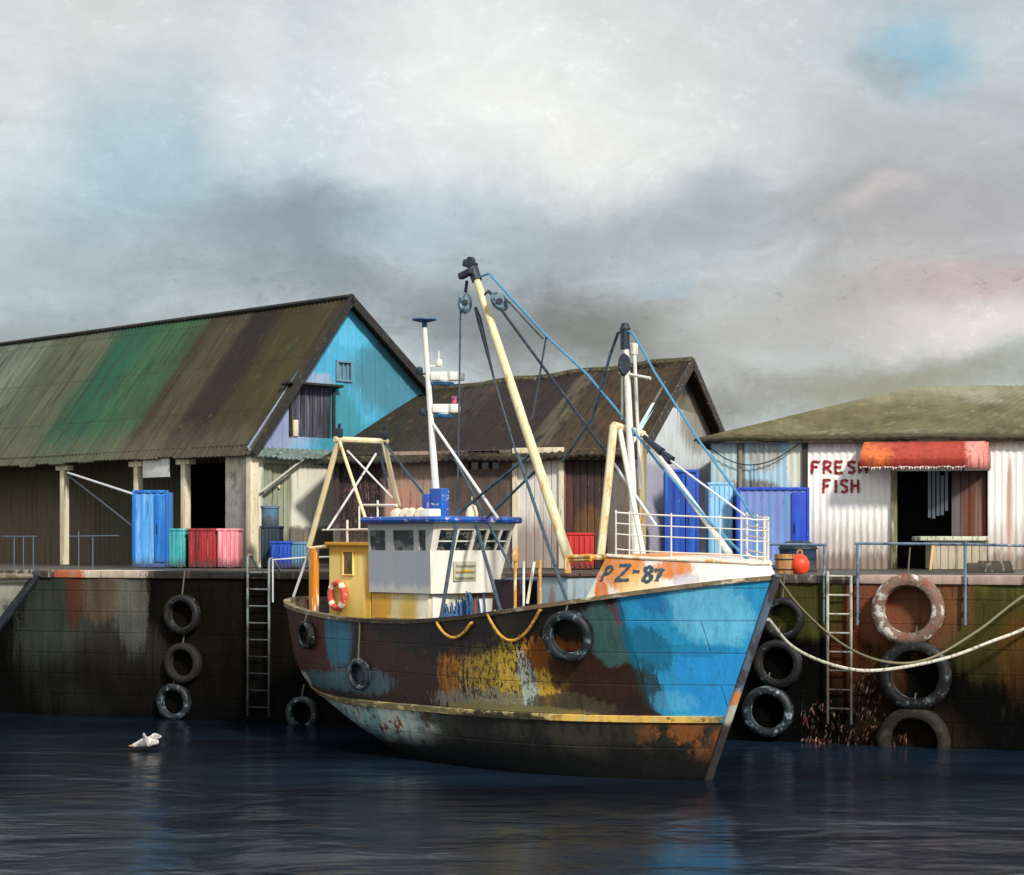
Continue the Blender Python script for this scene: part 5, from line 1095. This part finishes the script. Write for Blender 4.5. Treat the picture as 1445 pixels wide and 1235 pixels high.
def tyre(name_label, M_, R_, mat, rope_len=0.0, width=.26, rope=None, squash=1.0):
    t = thing('tyre_fender', name_label, 'tyre', M_)
    prof = [(.66, -.42), (.68, -.70), (.71, -.92), (.74, -.90), (.76, -.97), (.84, -1.0), (.86, -.95), (.93, -.86), (.965, -.72), (1.0, -.60), (1.0, -.22), (.975, -.20), (.975, -.12), (1.0, -.10), (1.0, .10), (.975, .12), (.975, .20), (1.0, .22), (1.0, .60), (.965, .72), (.93, .86), (.84, 1.0), (.76, .97), (.71, .92), (.68, .70), (.66, .42), (.70, .30), (.84, .2), (.84, -.2), (.70, -.30)]
    mb = MB(); mb.lathe([(r * R_, h * R_ * width) for r, h in prof], rot=Euler((R(90), 0, 0)).to_matrix(), seg=64, closed=True)
    for v in mb.bm.verts:   # tread blocks and a little sag
        r = math.hypot(v.co.x, v.co.z)
        if r > .955 * R_:
            a = math.atan2(v.co.z, v.co.x); k = 1 - .022 * (math.sin(a * 32) > .3); v.co.x *= k; v.co.z *= k
        v.co.z *= squash
    mb.build('tyre_body', mat, t, smooth=40)
    if rope_len > 0:
        mb = MB(); mb.tube([(0.02, -.01, R_ * .62 * squash), (.0, -width * R_ * .55, R_ * .85 * squash), (0, 0, R_ * 1.06 * squash), (.02, width * R_ * .6, R_ * squash + rope_len)], .016, 6); mb.build('hanging_rope', rope or m_rope_g, t)
    return t
def wall_M(px, py, off): 
    p = qw(px, py); q = QM @ Vector((p.x, -off, p.z)); return frame(q.x, q.y, q.z, math.degrees(QM.to_euler().z))
def pxr(px, r): return r * wallY(px) / FPX
G1 = 'tyres hung on the quay wall left of the ladder'; G2 = 'tyres hung on the quay wall beside the bow'; G3 = 'big tyres stacked down the quay wall below the shop'
for px, py, r, lb, m_, grp in (
    (262, 867, 28, 'black tyre on the quay wall, topmost of the column left of the ladder', m_tyre, G1), (263, 935, 28, 'dark brown-smeared tyre in the middle of the column left of the ladder', m_tyre_mud, G1), (250, 990, 26, 'grey-rimmed lowest tyre of the column left of the ladder', m_tyre_grey, G1),
    (1107, 873, 30, 'black tyre on the quay wall just behind the bow tip', m_tyre, G2), (1100, 936, 34, 'black tyre below the bow tip, second down beside the stem', m_tyre, G2), (1086, 1003, 36, 'bottom black tyre beside the foot of the stem, with a pale rim arc', m_tyre_grey, G2),
    (1284, 860, 50, 'huge pale rust-caked tyre on the wall under the fish shop doorway', m_tyre_pale, G3), (1294, 952, 50, 'huge black tyre half way down the wall under the pale tyre', m_tyre, G3), (1292, 1046, 50, 'huge mud-brown tyre at the waterline below the fish shop', m_tyre_mud, G3),
    (430, 1006, 24, 'pale-rimmed tyre hanging low under the trawler stern', m_tyre_grey, None)):
    R_ = pxr(px, r); t = tyre(lb, wall_M(px, py, R_ * .26 + .03), R_, m_, .5 if py < 900 else .25)
    if grp: t['group'] = grp
# tyres over the trawler's side
for px, py, r, lb, m_ in ((438, 897, 20, 'small dark tyre high on the trawler quarter near the stern', m_tyre), (511, 951, 22, 'grey scuffed tyre low on the trawler side below the yellow deckhouse', m_tyre_grey), (805, 892, 37, 'large blue-grey tyre hung under the white number plating of the bow', m_tyre_grey)):
    u, z = tr.find(BM, px, py); q = tr.p(u, z); n = tr.normal(u, z); wq = BM @ q; nw = (BM.to_3x3() @ n); R_ = r * wq.y / FPX
    c = wq + nw * (R_ * .26 + .01); ya = math.degrees(math.atan2(nw.y, nw.x)) + 90
    Mt = frame(c.x, c.y, c.z, ya) @ Matrix.Rotation(math.asin(max(-1, min(1, nw.z))) * -.6, 4, 'X')
    t = tyre(lb, Mt, R_, m_, max(.1, (tr.rail(u).z - z) - R_ + .02)); t['group'] = "tyres hung over the trawler's side"
# lifebuoy on the deckhouse
q = by(478, 840, -1.0); Ml = BM @ Matrix.Translation((q.x, -1.04, q.z)) 
lb = thing('lifebuoy', 'faded red and white lifebuoy hanging on the yellow deckhouse side', 'lifebuoy', Ml)
Rl = .26
m_lb = M('faded_lifebuoy_red', S(206, 78, 66), [('n', S(232, 214, 196), (9, 9, 9), .56, .64, .8), ('n', S(206, 150, 50), (5, 5, 5), .60, .68, .8)])
mb = MB(); mb.tube([(Rl * .8 * math.cos(a), 0, Rl * .92 * math.sin(a)) for a in [2 * math.pi * i / 40 for i in range(40)]], .062, 10, closed=True); mb.build('ring', m_lb, lb)
for k in range(4):
    a0 = math.pi / 4 + k * math.pi / 2; mb = MB(); mb.tube([(Rl * .8 * math.cos(a), 0, Rl * .92 * math.sin(a)) for a in [a0 - .2 + .1 * i for i in range(5)]], .066, 10); mb.build('band', m_cream2, lb)
# yellow rope loops over the gunwale
for (a, m_, b), l in ((((616, 879), (640, 921), (664, 880)), 'short yellow rope loop slung over the rail below the wheelhouse'), (((688, 868), (722, 944), (761, 862)), 'long yellow rope loop slung over the trawler rail amidships')):
    pts = []
    for i in range(25):
        u = i / 24; px = (1 - u) ** 2 * a[0] + 2 * u * (1 - u) * m_[0] + u * u * b[0]; py = (1 - u) ** 2 * a[1] + 2 * u * (1 - u) * m_[1] + u * u * b[1]
        uu, z = tr.find(BM, px, py); rz_ = tr.rail(uu).z
        # continuous point on the hull side by the line of sight
        ys = -tr.hb(uu, min(z, rz_)) - .05; pts.append(by(px, py, ys))
    for _ in range(3): pts = [pts[0]] + [(pts[i - 1] + pts[i] * 2 + pts[i + 1]) / 4 for i in range(1, len(pts) - 1)] + [pts[-1]]
    pts = [pts[0] + Vector((0, .18, .06))] + pts + [pts[-1] + Vector((0, .18, .06))]
    mb = MB(); mb.tube(pts, .026, 8); o = mb.build('rope_loop', M('yellow_rope', S(206, 156, 62), [('n', S(120, 84, 36), (16, 16, 16), .5, .6, .8)], rough=.8)); o.location = BM.to_translation(); o.rotation_euler = BM.to_euler()
    tag(o, l, 'rope', "rope loops over the trawler's side")
# mooring ropes from the bow to the wall beyond the frame
def ropepts(P, n=40):
    """smooth curve through photo points with their distances"""
    Q = [at(*p) for p in P]; Q = [Q[0] * 2 - Q[1]] + Q + [Q[-1] * 2 - Q[-2]]; out = []
    for i in range(1, len(Q) - 2):
        for k in range(n):
            t = k / n; a, b, c, d = Q[i - 1:i + 3]
            out.append(.5 * ((2 * b) + (c - a) * t + (2 * a - 5 * b + 4 * c - d) * t * t + (3 * b - a - 3 * c + d) * t ** 3))
    out.append(Q[-2]); return out
m_moor = M('pale_mooring_rope', S(196, 192, 176), [('n', S(96, 92, 80), (12, 12, 12), .5, .62, .7)], rough=.85)
yw = lambda px: wallY(px) - .25
mb = MB(); mb.tube(ropepts([(1086, 800, 30.2), (1130, 858, 31.0), (1190, 910, 32.2), (1250, 934, 33.3), (1310, 930, 34.0), (1380, 890, 34.6), (1450, 838, yw(1450)), (1540, 800, yw(1540))]), .022, 8); tag(mb.build('mooring_rope', M('dull_mooring_rope', S(120, 112, 88), rough=.85)), 'thin dull mooring rope sagging from the bow top across the right ladder', 'rope')
mb = MB(); mb.tube(ropepts([(1084, 874, 30.25), (1120, 914, 31.0), (1180, 940, 32.2), (1240, 946, 33.2), (1330, 930, 34.2), (1400, 905, 34.6), (1460, 880, yw(1460)), (1560, 820, yw(1560))]), .03, 8); tag(mb.build('mooring_rope', m_moor), 'thick white mooring rope sagging from the stem, lower of the two', 'rope')
# ladders on the wall
m_lad = M('galvanised_ladder_steel', S(128, 138, 140), [('n', S(60, 62, 58), (6, 6, 3), .5, .62, .8), ('n', S(112, 66, 44), (7, 7, 4), .60, .68, .7), ('h', S(14, 14, 12), 2, 2.0, .7, .5, (4, 4, 4), .92, -1)], rough=.5, metal=.3)
m_lad2 = M('pale_ladder_steel', S(186, 184, 172), [('n', S(96, 82, 66), (6, 6, 3), .5, .62, .8), ('h', S(34, 28, 18), 2, 1.9, .7, .5, (4, 4, 4), .9, -1)], rough=.5)
def ladder(label, pxa, pxb, ptopa, ptopb, pbot, mat, tops):
    a, b = qw(pxa, 850), qw(pxb, 850); ta, tb_ = qw(pxa, ptopa).z, qw(pxb, ptopb).z; zb = qw(pxa, pbot).z
    L = thing('quay_ladder', label, 'ladder', QM)
    for x, tz in ((a.x, ta), (b.x, tb_)):
        mb = MB(); pts = [(x, -.14, zb), (x, -.14, tz)]
        if tops: pts += [(x, -.10, tz + .05), (x, .0, tz + .06), (x, .35, QZ + .02)] if tops == 1 else []
        mb.tube(pts, .028, 8); mb.build('side_rail', mat, L)
    z = QZ - .02; 
    while z > zb + .05:
        mb = MB(); mb.tube([(a.x, -.14, z), (b.x, -.14, z)], .019, 8); mb.build('rung', mat, L); z -= .36
    return L
ladder('galvanised wall ladder going down beside the trawler stern', 354, 384, 787, 792, 1010, m_lad, 1)
ladder('pale iron wall ladder between the bow and the big tyres', 1170, 1203, 806, 812, 1020, m_lad2, 0)
# pipe railings fixed to the wall face
m_pipe = M('blue_grey_pipe', S(100, 124, 144), [('n', S(44, 56, 70), (6, 6, 6), .5, .62, .8), ('n', S(176, 180, 190), (9, 9, 9), .58, .66, .7)], rough=.5)
m_faint = M('dull_thin_pipe', S(84, 100, 112), rough=.6)
def railing(label, pts, posts, mat, r=.026, yoff=-.10, grp=None):
    t = thing('pipe_railing', label, 'railing', QM, grp)
    P = [hit(QM, px, py, 1, yoff) for px, py in pts]
    mb = MB(); mb.tube(P, r, 8); mb.build('top_rail', mat, t)
    for px, pt_, pb_ in posts:
        a = hit(QM, px, pt_, 1, yoff); b = hit(QM, px, pb_, 1, yoff); mb = MB(); mb.tube([a, (a.x, yoff, b.z)], r * 1.05, 8)
        if b.z < QZ - .3: mb.box((a.x, yoff / 2, b.z + .25), (.05, -yoff, .05)); mb.box((a.x, yoff / 2, QZ - .4), (.05, -yoff, .05))
        mb.build('post', mat, t)
    return t
railing('blue-grey pipe railing between the bow and the right ladder', [(1078, 768), (1166, 769)], [(1082, 768, 815), (1163, 768, 880)], m_pipe)
railing('long pipe railing in front of the fish shop doorway', [(1206, 767), (1362, 768), (1470, 771), (1560, 773)], [(1210, 767, 882), (1362, 764, 882), (1545, 773, 882)], m_pipe)
railing('thin pale pipe rail between the left ladder and the trawler stern', [(385, 850), (385, 790), (430, 787), (500, 785)], [(500, 785, 806)], m_wirew, .02)
railing('faint thin railing on the quay, farthest to the left', [(2, 757), (52, 757)], [(20, 757, 806), (33, 757, 806), (47, 757, 806)], m_faint, .012, .5)
railing('faint thin railing on the quay between the pale post and the blue locker', [(98, 757), (168, 756)], [(111, 750, 806), (131, 757, 806)], m_faint, .012, .5)
# goods standing on the quay
def stand(px, py, Y): p = at(px, py, Y); return frame(p.x, Y, BZ, 0)
def crate(label, px0, px1, ptop, Y, mat, depth=.8, cat='crate', name='fish_crate', yaw=0, z0=0.0, group=None, lid=None):
    a = at(px0, ptop, Y); b = at(px1, ptop, Y); w = b.x - a.x; h = a.z - BZ - z0
    t = thing(name, label, cat, frame((a.x + b.x) / 2, Y + depth / 2, BZ + z0, yaw), group)
    mb = MB(); tk = .035
    mb.box((0, 0, tk / 2 + .03), (w, depth, tk), bev=.008)
    for s_ in (-1, 1):
        mb.box((0, s_ * (depth / 2 - tk / 2), h / 2 + .03), (w, tk, h - .06), bev=.01); mb.box((s_ * (w / 2 - tk / 2), 0, h / 2 + .03), (tk, depth - 2 * tk - .002, h - .06), bev=.01)
    for i in range(5): mb.box((-w / 2 + w * (i + .5) / 5, -depth / 2 - .012, h / 2), (.05, .03, h - .12), bev=.008)
    mb.build('box', mat, t)
    mb = MB()
    for s_ in (-1, 1): mb.box((0, s_ * (depth / 2 - .01), h - .01), (w + .05, .07, .06), bev=.015); mb.box((s_ * (w / 2 - .01), 0, h - .01), (.07, depth - .06, .05), bev=.015)
    mb.build('rim', mat, t)
    mb = MB()
    for s_ in (-1, 1): mb.box((s_ * w * .36, 0, .02), (w * .16, depth * .9, .05), bev=.01)
    mb.build('skid', m_dark_wood, t)
    if lid: mb = MB(); mb.box((0, 0, h + .05), (w + .04, depth + .04, .06), bev=.02); mb.build('lid', lid, t)
    return t
def locker(label, px0, px1, ptop, Y, mat, dmat, depth=.8, name='storage_locker', cat='locker', seam=.6, yaw=0):
    a = at(px0, ptop, Y); b = at(px1, ptop, Y); w = b.x - a.x; h = a.z - BZ
    t = thing(name, label, cat, frame((a.x + b.x) / 2, Y + depth / 2, BZ, yaw))
    mb = MB(); mb.sheet((-w / 2, -depth / 2, .06), (w / 2, -depth / 2, .06), (w / 2, -depth / 2, h - .04), (-w / 2, -depth / 2, h - .04), (0, -1, 0), .18, .012, .03, nv=3)
    mb.span((-w / 2, -depth / 2 + .045, .06), (w / 2, depth / 2, h - .04)); mb.build('body', mat, t)
    mb = MB()
    for x in (-w / 2, w / 2): mb.box((x, -depth / 2, h / 2 + .02), (.07, .07, h - .04), bev=.012)
    mb.box((0, -depth / 2 - .004, h - .03), (w - .08, .07, .07), bev=.012); mb.box((0, -depth / 2 - .004, .07), (w - .08, .07, .09), bev=.012); mb.build('frame', dmat, t)
    x0_ = -w / 2 + w * seam
    mb = MB(); mb.box(((x0_ + w / 2) / 2 - .01, -depth / 2 - .035, h / 2 + .02), (w / 2 - x0_ - .07, .03, h - .26), bev=.01); d_ = mb.build('door', dmat, t)
    mb = MB(); mb.tube([(x0_ + .08, -depth / 2 - .07, h * .5 - .12), (x0_ + .08, -depth / 2 - .07, h * .5 + .12)], .012, 6); mb.build('handle', m_lad, d_)
    return t
def paint(n, c, c2, c3=None, **k): return M(n, S(*c), [('n', S(*c2), (9, 9, .6), .48, .62, .85)] + ([('n', S(*c3), (12, 12, 2), .58, .67, .8)] if c3 else []) + [('n', S(196, 196, 196), (20, 20, 5), .66, .72, .5), ('n', S(40, 36, 40), (16, 16, 4), .64, .71, .6), ('h', S(70, 60, 56), 2, .18, .1, .3, (9, 9, 2), .7, -1)], streak=(14, 14, .5), rough=.6, **k)
locker('tall bright blue locker standing before the dark store wall', 189, 236, 692, 46.6, paint('bright_blue_locker_paint', (66, 140, 208), (110, 166, 210), (40, 106, 186)), paint('deep_blue_locker_paint', (20, 98, 184), (40, 132, 196)))
crate('turquoise fish crate between the blue locker and a pale post', 238, 262, 747, 46.9, paint('turquoise_crate', (70, 168, 170), (40, 130, 138), (140, 200, 196)))
crate('red fish crate with dark smears, against the pale post', 266, 306, 747, 46.7, paint('red_crate', (150, 34, 40), (86, 24, 26), (196, 92, 96)))
crate('pink faded fish crate next to the dark red one', 307, 336, 747, 46.6, paint('pink_crate', (222, 130, 140), (232, 172, 174), (196, 54, 62)))
crate('deep blue fish crate under the plank door left of the trawler', 382, 410, 765, 45.4, paint('deep_blue_crate', (18, 66, 172), (14, 50, 140), (60, 110, 160)))
crate('dull blue-grey crate behind the pale pipe rail', 411, 432, 766, 45.6, paint('blue_grey_crate', (84, 128, 156), (104, 134, 150)))
m_bin = paint('slate_blue_bin', (78, 112, 134), (52, 82, 104))
b_ = at(379, 717, 46.2); t = thing('lidded_drum', 'slate blue drum stacked on a dark bin by the corner post', 'drum', frame(b_.x, 46.5, at(379, 742, 46.2).z, 0))
hd_ = b_.z - at(379, 742, 46.2).z; mb = MB(); mb.lathe([(0, 0), (.20, 0), (.215, .04), (.21, hd_ * .5), (.22, hd_ * .52), (.21, hd_ * .55), (.215, hd_), (0, hd_)], seg=24); mb.build('body', m_bin, t); mb = MB(); mb.lathe([(.235, 0), (.24, .05), (.1, .08), (0, .085)], c=(0, 0, hd_), seg=24); mb.build('lid', m_pipe, t)
crate('dark navy bin carrying the slate blue drum', 368, 394, 743, 46.1, paint('navy_bin', (34, 50, 64), (24, 34, 44)), lid=None)
crate('scarlet fish crate on the quay seen past the trawler boom', 801, 838, 753, 44.0, paint('scarlet_crate', (186, 38, 36), (150, 28, 30), (206, 70, 50)), lid=None)
locker('deep blue steel locker against the grey gable', 940, 984, 663, 44.6, paint('ultramarine_locker', (26, 62, 158), (18, 84, 160), (64, 70, 150)), paint('cobalt_frame', (24, 70, 166), (20, 96, 176)))
crate('pale sky blue board crate on a lilac base between the blue lockers', 1000, 1034, 682, 44.8, paint('sky_blue_crate', (140, 190, 222), (110, 176, 216), (96, 92, 160)))
locker('wide lilac-blue container with a cobalt door beside the shop wall', 1042, 1140, 688, 44.3, paint('lilac_blue_container', (110, 130, 190), (92, 150, 196), (130, 80, 110)), paint('cobalt_door_paint', (24, 58, 176), (20, 82, 190)), depth=1.2, name='storage_container', cat='container', seam=.75)
# fish counter in the shop doorway, low plinth, tub, float, drum
p0, p1 = at(1316, 765, 44.2), at(1394, 765, 44.2); w = p1.x - p0.x
t = thing('fish_counter', 'pale plank fish counter standing across the shop doorway', 'counter', frame((p0.x + p1.x) / 2, 44.6, BZ, 0)); hc = at(1316, 763, 44.2).z - BZ
m_cnt = M('fish_counter_planks', S(176, 164, 144), [('n', S(110, 96, 80), (12, 12, .6), .52, .66, .8)], streak=(18, 18, .5))
mb = MB(); n_ = 7
for i in range(n_): mb.box((-w / 2 + w * (i + .5) / n_, -.35, hc / 2), (w / n_ - .012, .05, hc - .02), bev=.01)
mb.span((-w / 2, -.31, .02), (w / 2, .35, hc - .01)); mb.build('body', m_cnt, t)
tp = at(1297, 755, 44.2); mb = MB(); wt_ = w + (p0.x - tp.x)
for i in range(4): mb.box((-(p0.x - tp.x) / 2, -.42 + .24 * i, hc + .05), (wt_, .228, .10), bev=.015)
mb.build('top', M('scaly_counter_top', S(196, 198, 176), [('n', S(120, 122, 104), (20, 4, 4), .5, .62, .8)]), t)
mb = MB(); mb.box((-w / 2 - .02, -.38, hc * .45), (.06, .08, hc * .9), rot=(0, R(6), 0), bev=.01); mb.build('leg', M('raw_pine_leg', S(206, 176, 116)), t)
t = thing('stone_plinth', 'small pale stone block on the quay edge below the counter', 'block', frame(at(1401, 806, 40).x, 40.2, BZ, -12)); mb = MB(); mb.box((0, 0, .10), (1.0, .5, .2), bev=.03, taper=.95); mb.box((.1, 0, .22), (.7, .4, .05), bev=.015); mb.build('block', m_cope, t)
rp_ = QM @ Vector((qw(1106, 800).x, .75, 0))
t = thing('mooring_float', 'bright orange-red float sitting on the quay behind the bow', 'float', frame(rp_.x + .16, rp_.y + .1, BZ, 0)); mb = MB(); mb.lathe([(0, .0), (.13, .02), (.19, .12), (.19, .24), (.13, .35), (.06, .40), (0, .40)], seg=24); mb.build('body', M('orange_float', S(226, 70, 40), [('n', S(180, 48, 30), (5, 5, 5), .5, .64, .7)], rough=.4), t); mb = MB(); mb.tube([(.05 * math.cos(a), 0, .43 + .05 * math.sin(a)) for a in [i * .6283 for i in range(10)]], .016, 6, closed=True); mb.build('eye', m_rope, t)
t = thing('wooden_tub', 'brown wooden tub beside the orange float on the quay', 'tub', frame(rp_.x - .13, rp_.y + .12, BZ, 0)); mb = MB(); mb.lathe([(0, .02), (.17, .02), (.205, .40), (.18, .40), (.16, .1), (0, .1)], seg=20); mb.build('staves', M('tub_staves', S(168, 120, 76), [('n', S(206, 160, 80), (14, 14, 1), .5, .62, .8), ('n', S(82, 52, 34), (14, 14, 1), .55, .66, .8)], streak=(20, 20, .4)), t); mb = MB()
for z_ in (.10, .30): mb.tube([((.172 + .045 * z_ / .5) * math.cos(a), (.172 + .045 * z_ / .5) * math.sin(a), z_) for a in [i * .2618 for i in range(24)]], .014, 6, closed=True)
mb.build('hoop', m_dark, t)
dq = at(1126, 800, 41.5); t = thing('oil_drum', 'dark blue round-topped drum behind the orange float', 'drum', frame(dq.x, 41.5, BZ, 0)); hd2 = at(1126, 763, 41.5).z - BZ; mb = MB(); mb.lathe([(0, 0), (.40, 0), (.41, .03), (.40, .05), (.40, hd2 * .4), (.415, hd2 * .42), (.40, hd2 * .44), (.40, hd2 * .72), (.0, hd2 * .72)], seg=32); mb.build('body', paint('navy_drum_paint', (22, 48, 74), (16, 34, 50)), t); mb = MB(); mb.lathe([(.43, hd2 * .72), (.42, hd2 * .78), (.33, hd2 * .92), (.18, hd2 * .99), (0, hd2)], seg=32); mb.build('lid', paint('dark_lid', (18, 30, 40), (30, 54, 66)), t)
# pale guy ropes to the blue locker
g0_ = at(112, 667, 48.5); t = thing('guy_ropes', 'pair of pale ropes slanting from the post down to the blue locker', 'rope')
hp = hit(SM, 95, 667, 0, .05); hp = SM @ hp; la = at(190, 698, 46.75); lb_ = at(190, 745, 46.75)
mb = MB(); mb.tube([hp, la], .03, 6); mb.build('strand', m_wirew, t); mb = MB(); mb.tube([hp + Vector((0, 0, -.06)), lb_], .024, 6); mb.build('strand', m_wire, t)
# blue net heap behind the trawler rail
nq = by(643, 868, -1.35); t = thing('net_bundle', 'spiky blue net bundle heaped by the wheelhouse foot', 'net', BM @ Matrix.Translation((nq.x, -1.35, zD)))
hz = by(655, 840, -1.35).z - zD; random.seed(12)
mb = MB()
for i in range(34):
    u_ = i / 33; x = -.46 + .92 * u_; yy = (random.random() - .5) * .34
    h_ = hz * (.62 + .34 * u_ + .16 * random.random()); ln = .12 + .16 * random.random()
    pts = [Vector((x + ln * k * (1 - .9 * k) * 1.6, yy + .06 * k, h_ * k)) for k in [j / 6 for j in range(7)]]
    mb.tube(pts, .085, 6, r1=.02, flat=.7)
mb.lathe([(0, 0), (.5, .02), (.5, hz * .55), (.34, hz * .72), (0, hz * .78)], seg=20, squash=.6); mb.build('netting', M('blue_netting', S(64, 104, 150), [('n', S(28, 56, 84), (18, 18, 4), .48, .6, .85), ('n', S(140, 176, 206), (14, 14, 3), .6, .68, .8)], rough=.8, bump=(40, 40, 40), bump_d=.02), t)
# pale boat nosing in at the left edge
sb = at(50, 813, 39.0); LM = frame(sb.x, 39.0, 0, -6)
zl_ = sb.z
lh = Hull(8, 1.5, [(0, zl_), (.2, zl_ - .02), (.6, zl_ - .08), (1, zl_)], [(-.6, 3.1), (0, 2.5), (zl_, 0)], [(-.6, 7), (0, 7.6), (zl_, 8)], .6, entry=(.35, .55), taper=.7)
lbt = thing('moored_boat', 'pale grey-green boat bow with a dark raked stem at the left edge', 'boat', LM)
m_lh = M('pale_boat_paint', S(150, 152, 136), [('n', S(84, 88, 82), (4, 4, 3), .48, .62, .85), ('h', S(176, 176, 158), 2, zl_ - .45, .06, .2, (4, 4, 4), .9, 1), ('h', S(60, 62, 58), 2, 1.9, .5, .6, (3, 3, 2), .9, -1)], rough=.7)
mb = MB(); lh.shell(mb, [(i / 60) for i in range(61)], 24); mb.build('hull', m_lh, lbt, smooth=50, doubles=True)
mb = MB(); mb.grid([[Vector((lh.rail(i / 40, 1, -.02).x, lh.rail(i / 40, 1, -.02).y * k / 3, lh.rail(i / 40).z - .12)) for k in range(-3, 4)] for i in range(41)]); mb.build('deck', m_deck, lbt)
mb = MB(); mb.tube([(lh.x(0, z) + .03, 0, z) for z in [-.5 + (zl_ + .55) * i / 12 for i in range(13)]], .10, 8, flat=1.0); stm = mb.build('stem', M('dark_stem_timber', S(30, 36, 44), [('n', S(66, 76, 84), (7, 7, 7), .55, .66, .7)]), lbt)
mb = MB()
for side in (-1, 1): mb.tube([lh.rail(u, side, .02, .0) for u in [.005 + .99 * i / 40 for i in range(41)]], .05, 8)
mb.build('gunwale', M('gunwale_paint', S(120, 112, 92), [('n', S(70, 58, 44), (5, 5, 5), .5, .62, .8)]), lbt)
# gull low over the water
gq = at(210, 1049, 35.2); GM = frame(gq.x, gq.y, gq.z, 172)
gull = thing('gull', 'grey-white gull skimming just above the dark water', 'gull', GM)
m_gull = M('gull_plumage', S(206, 200, 196), [('n', S(150, 140, 140), (14, 14, 14), .5, .64, .8)], rough=.9)
me = bpy.data.meshes.new('body'); vs = [(-.20, 0, .03), (-.10, 0, .02), (.05, 0, .0), (.16, 0, .0), (.24, 0, -.03), (.29, 0, -.045), (.33, 0, -.05), (0, .12, .05), (0, .28, .16), (-.06, .46, .20), (0, -.12, .04), (-.02, -.28, .10), (-.10, -.44, .08)]
es = [(0, 1), (1, 2), (2, 3), (3, 4), (4, 5), (5, 6), (2, 7), (7, 8), (8, 9), (2, 10), (10, 11), (11, 12)]
me.from_pydata(vs, es, []); go = bpy.data.objects.new('body', me); COL.objects.link(go); go.parent = gull; me.materials.append(m_gull)
sk = go.modifiers.new('skin', 'SKIN'); rad = [.05, .06, .085, .075, .045, .046, .012, .10, .08, .015, .10, .08, .015]
for i, r in enumerate(rad): me.skin_vertices[0].data[i].radius = (r * (1 if i < 7 else .3), r); me.skin_vertices[0].data[i].use_root = (i == 2)
go.modifiers.new('sub', 'SUBSURF').levels = 2; go.modifiers['sub'].render_levels = 2
mb = MB(); mb.lathe([(.016, 0), (.012, .03), (.0, .06)], c=(.33, 0, -.05), rot=Euler((0, R(95), 0)).to_matrix(), seg=8); mb.build('beak', m_or2, gull)

# ================================================================== output settings
scene.view_settings.view_transform = 'Standard'; scene.view_settings.look = 'None'
scene.view_settings.exposure = 0.0; scene.view_settings.gamma = 1.0; scene.view_settings.use_curve_mapping = False
scene.render.engine = 'CYCLES'; scene.cycles.max_bounces = 6
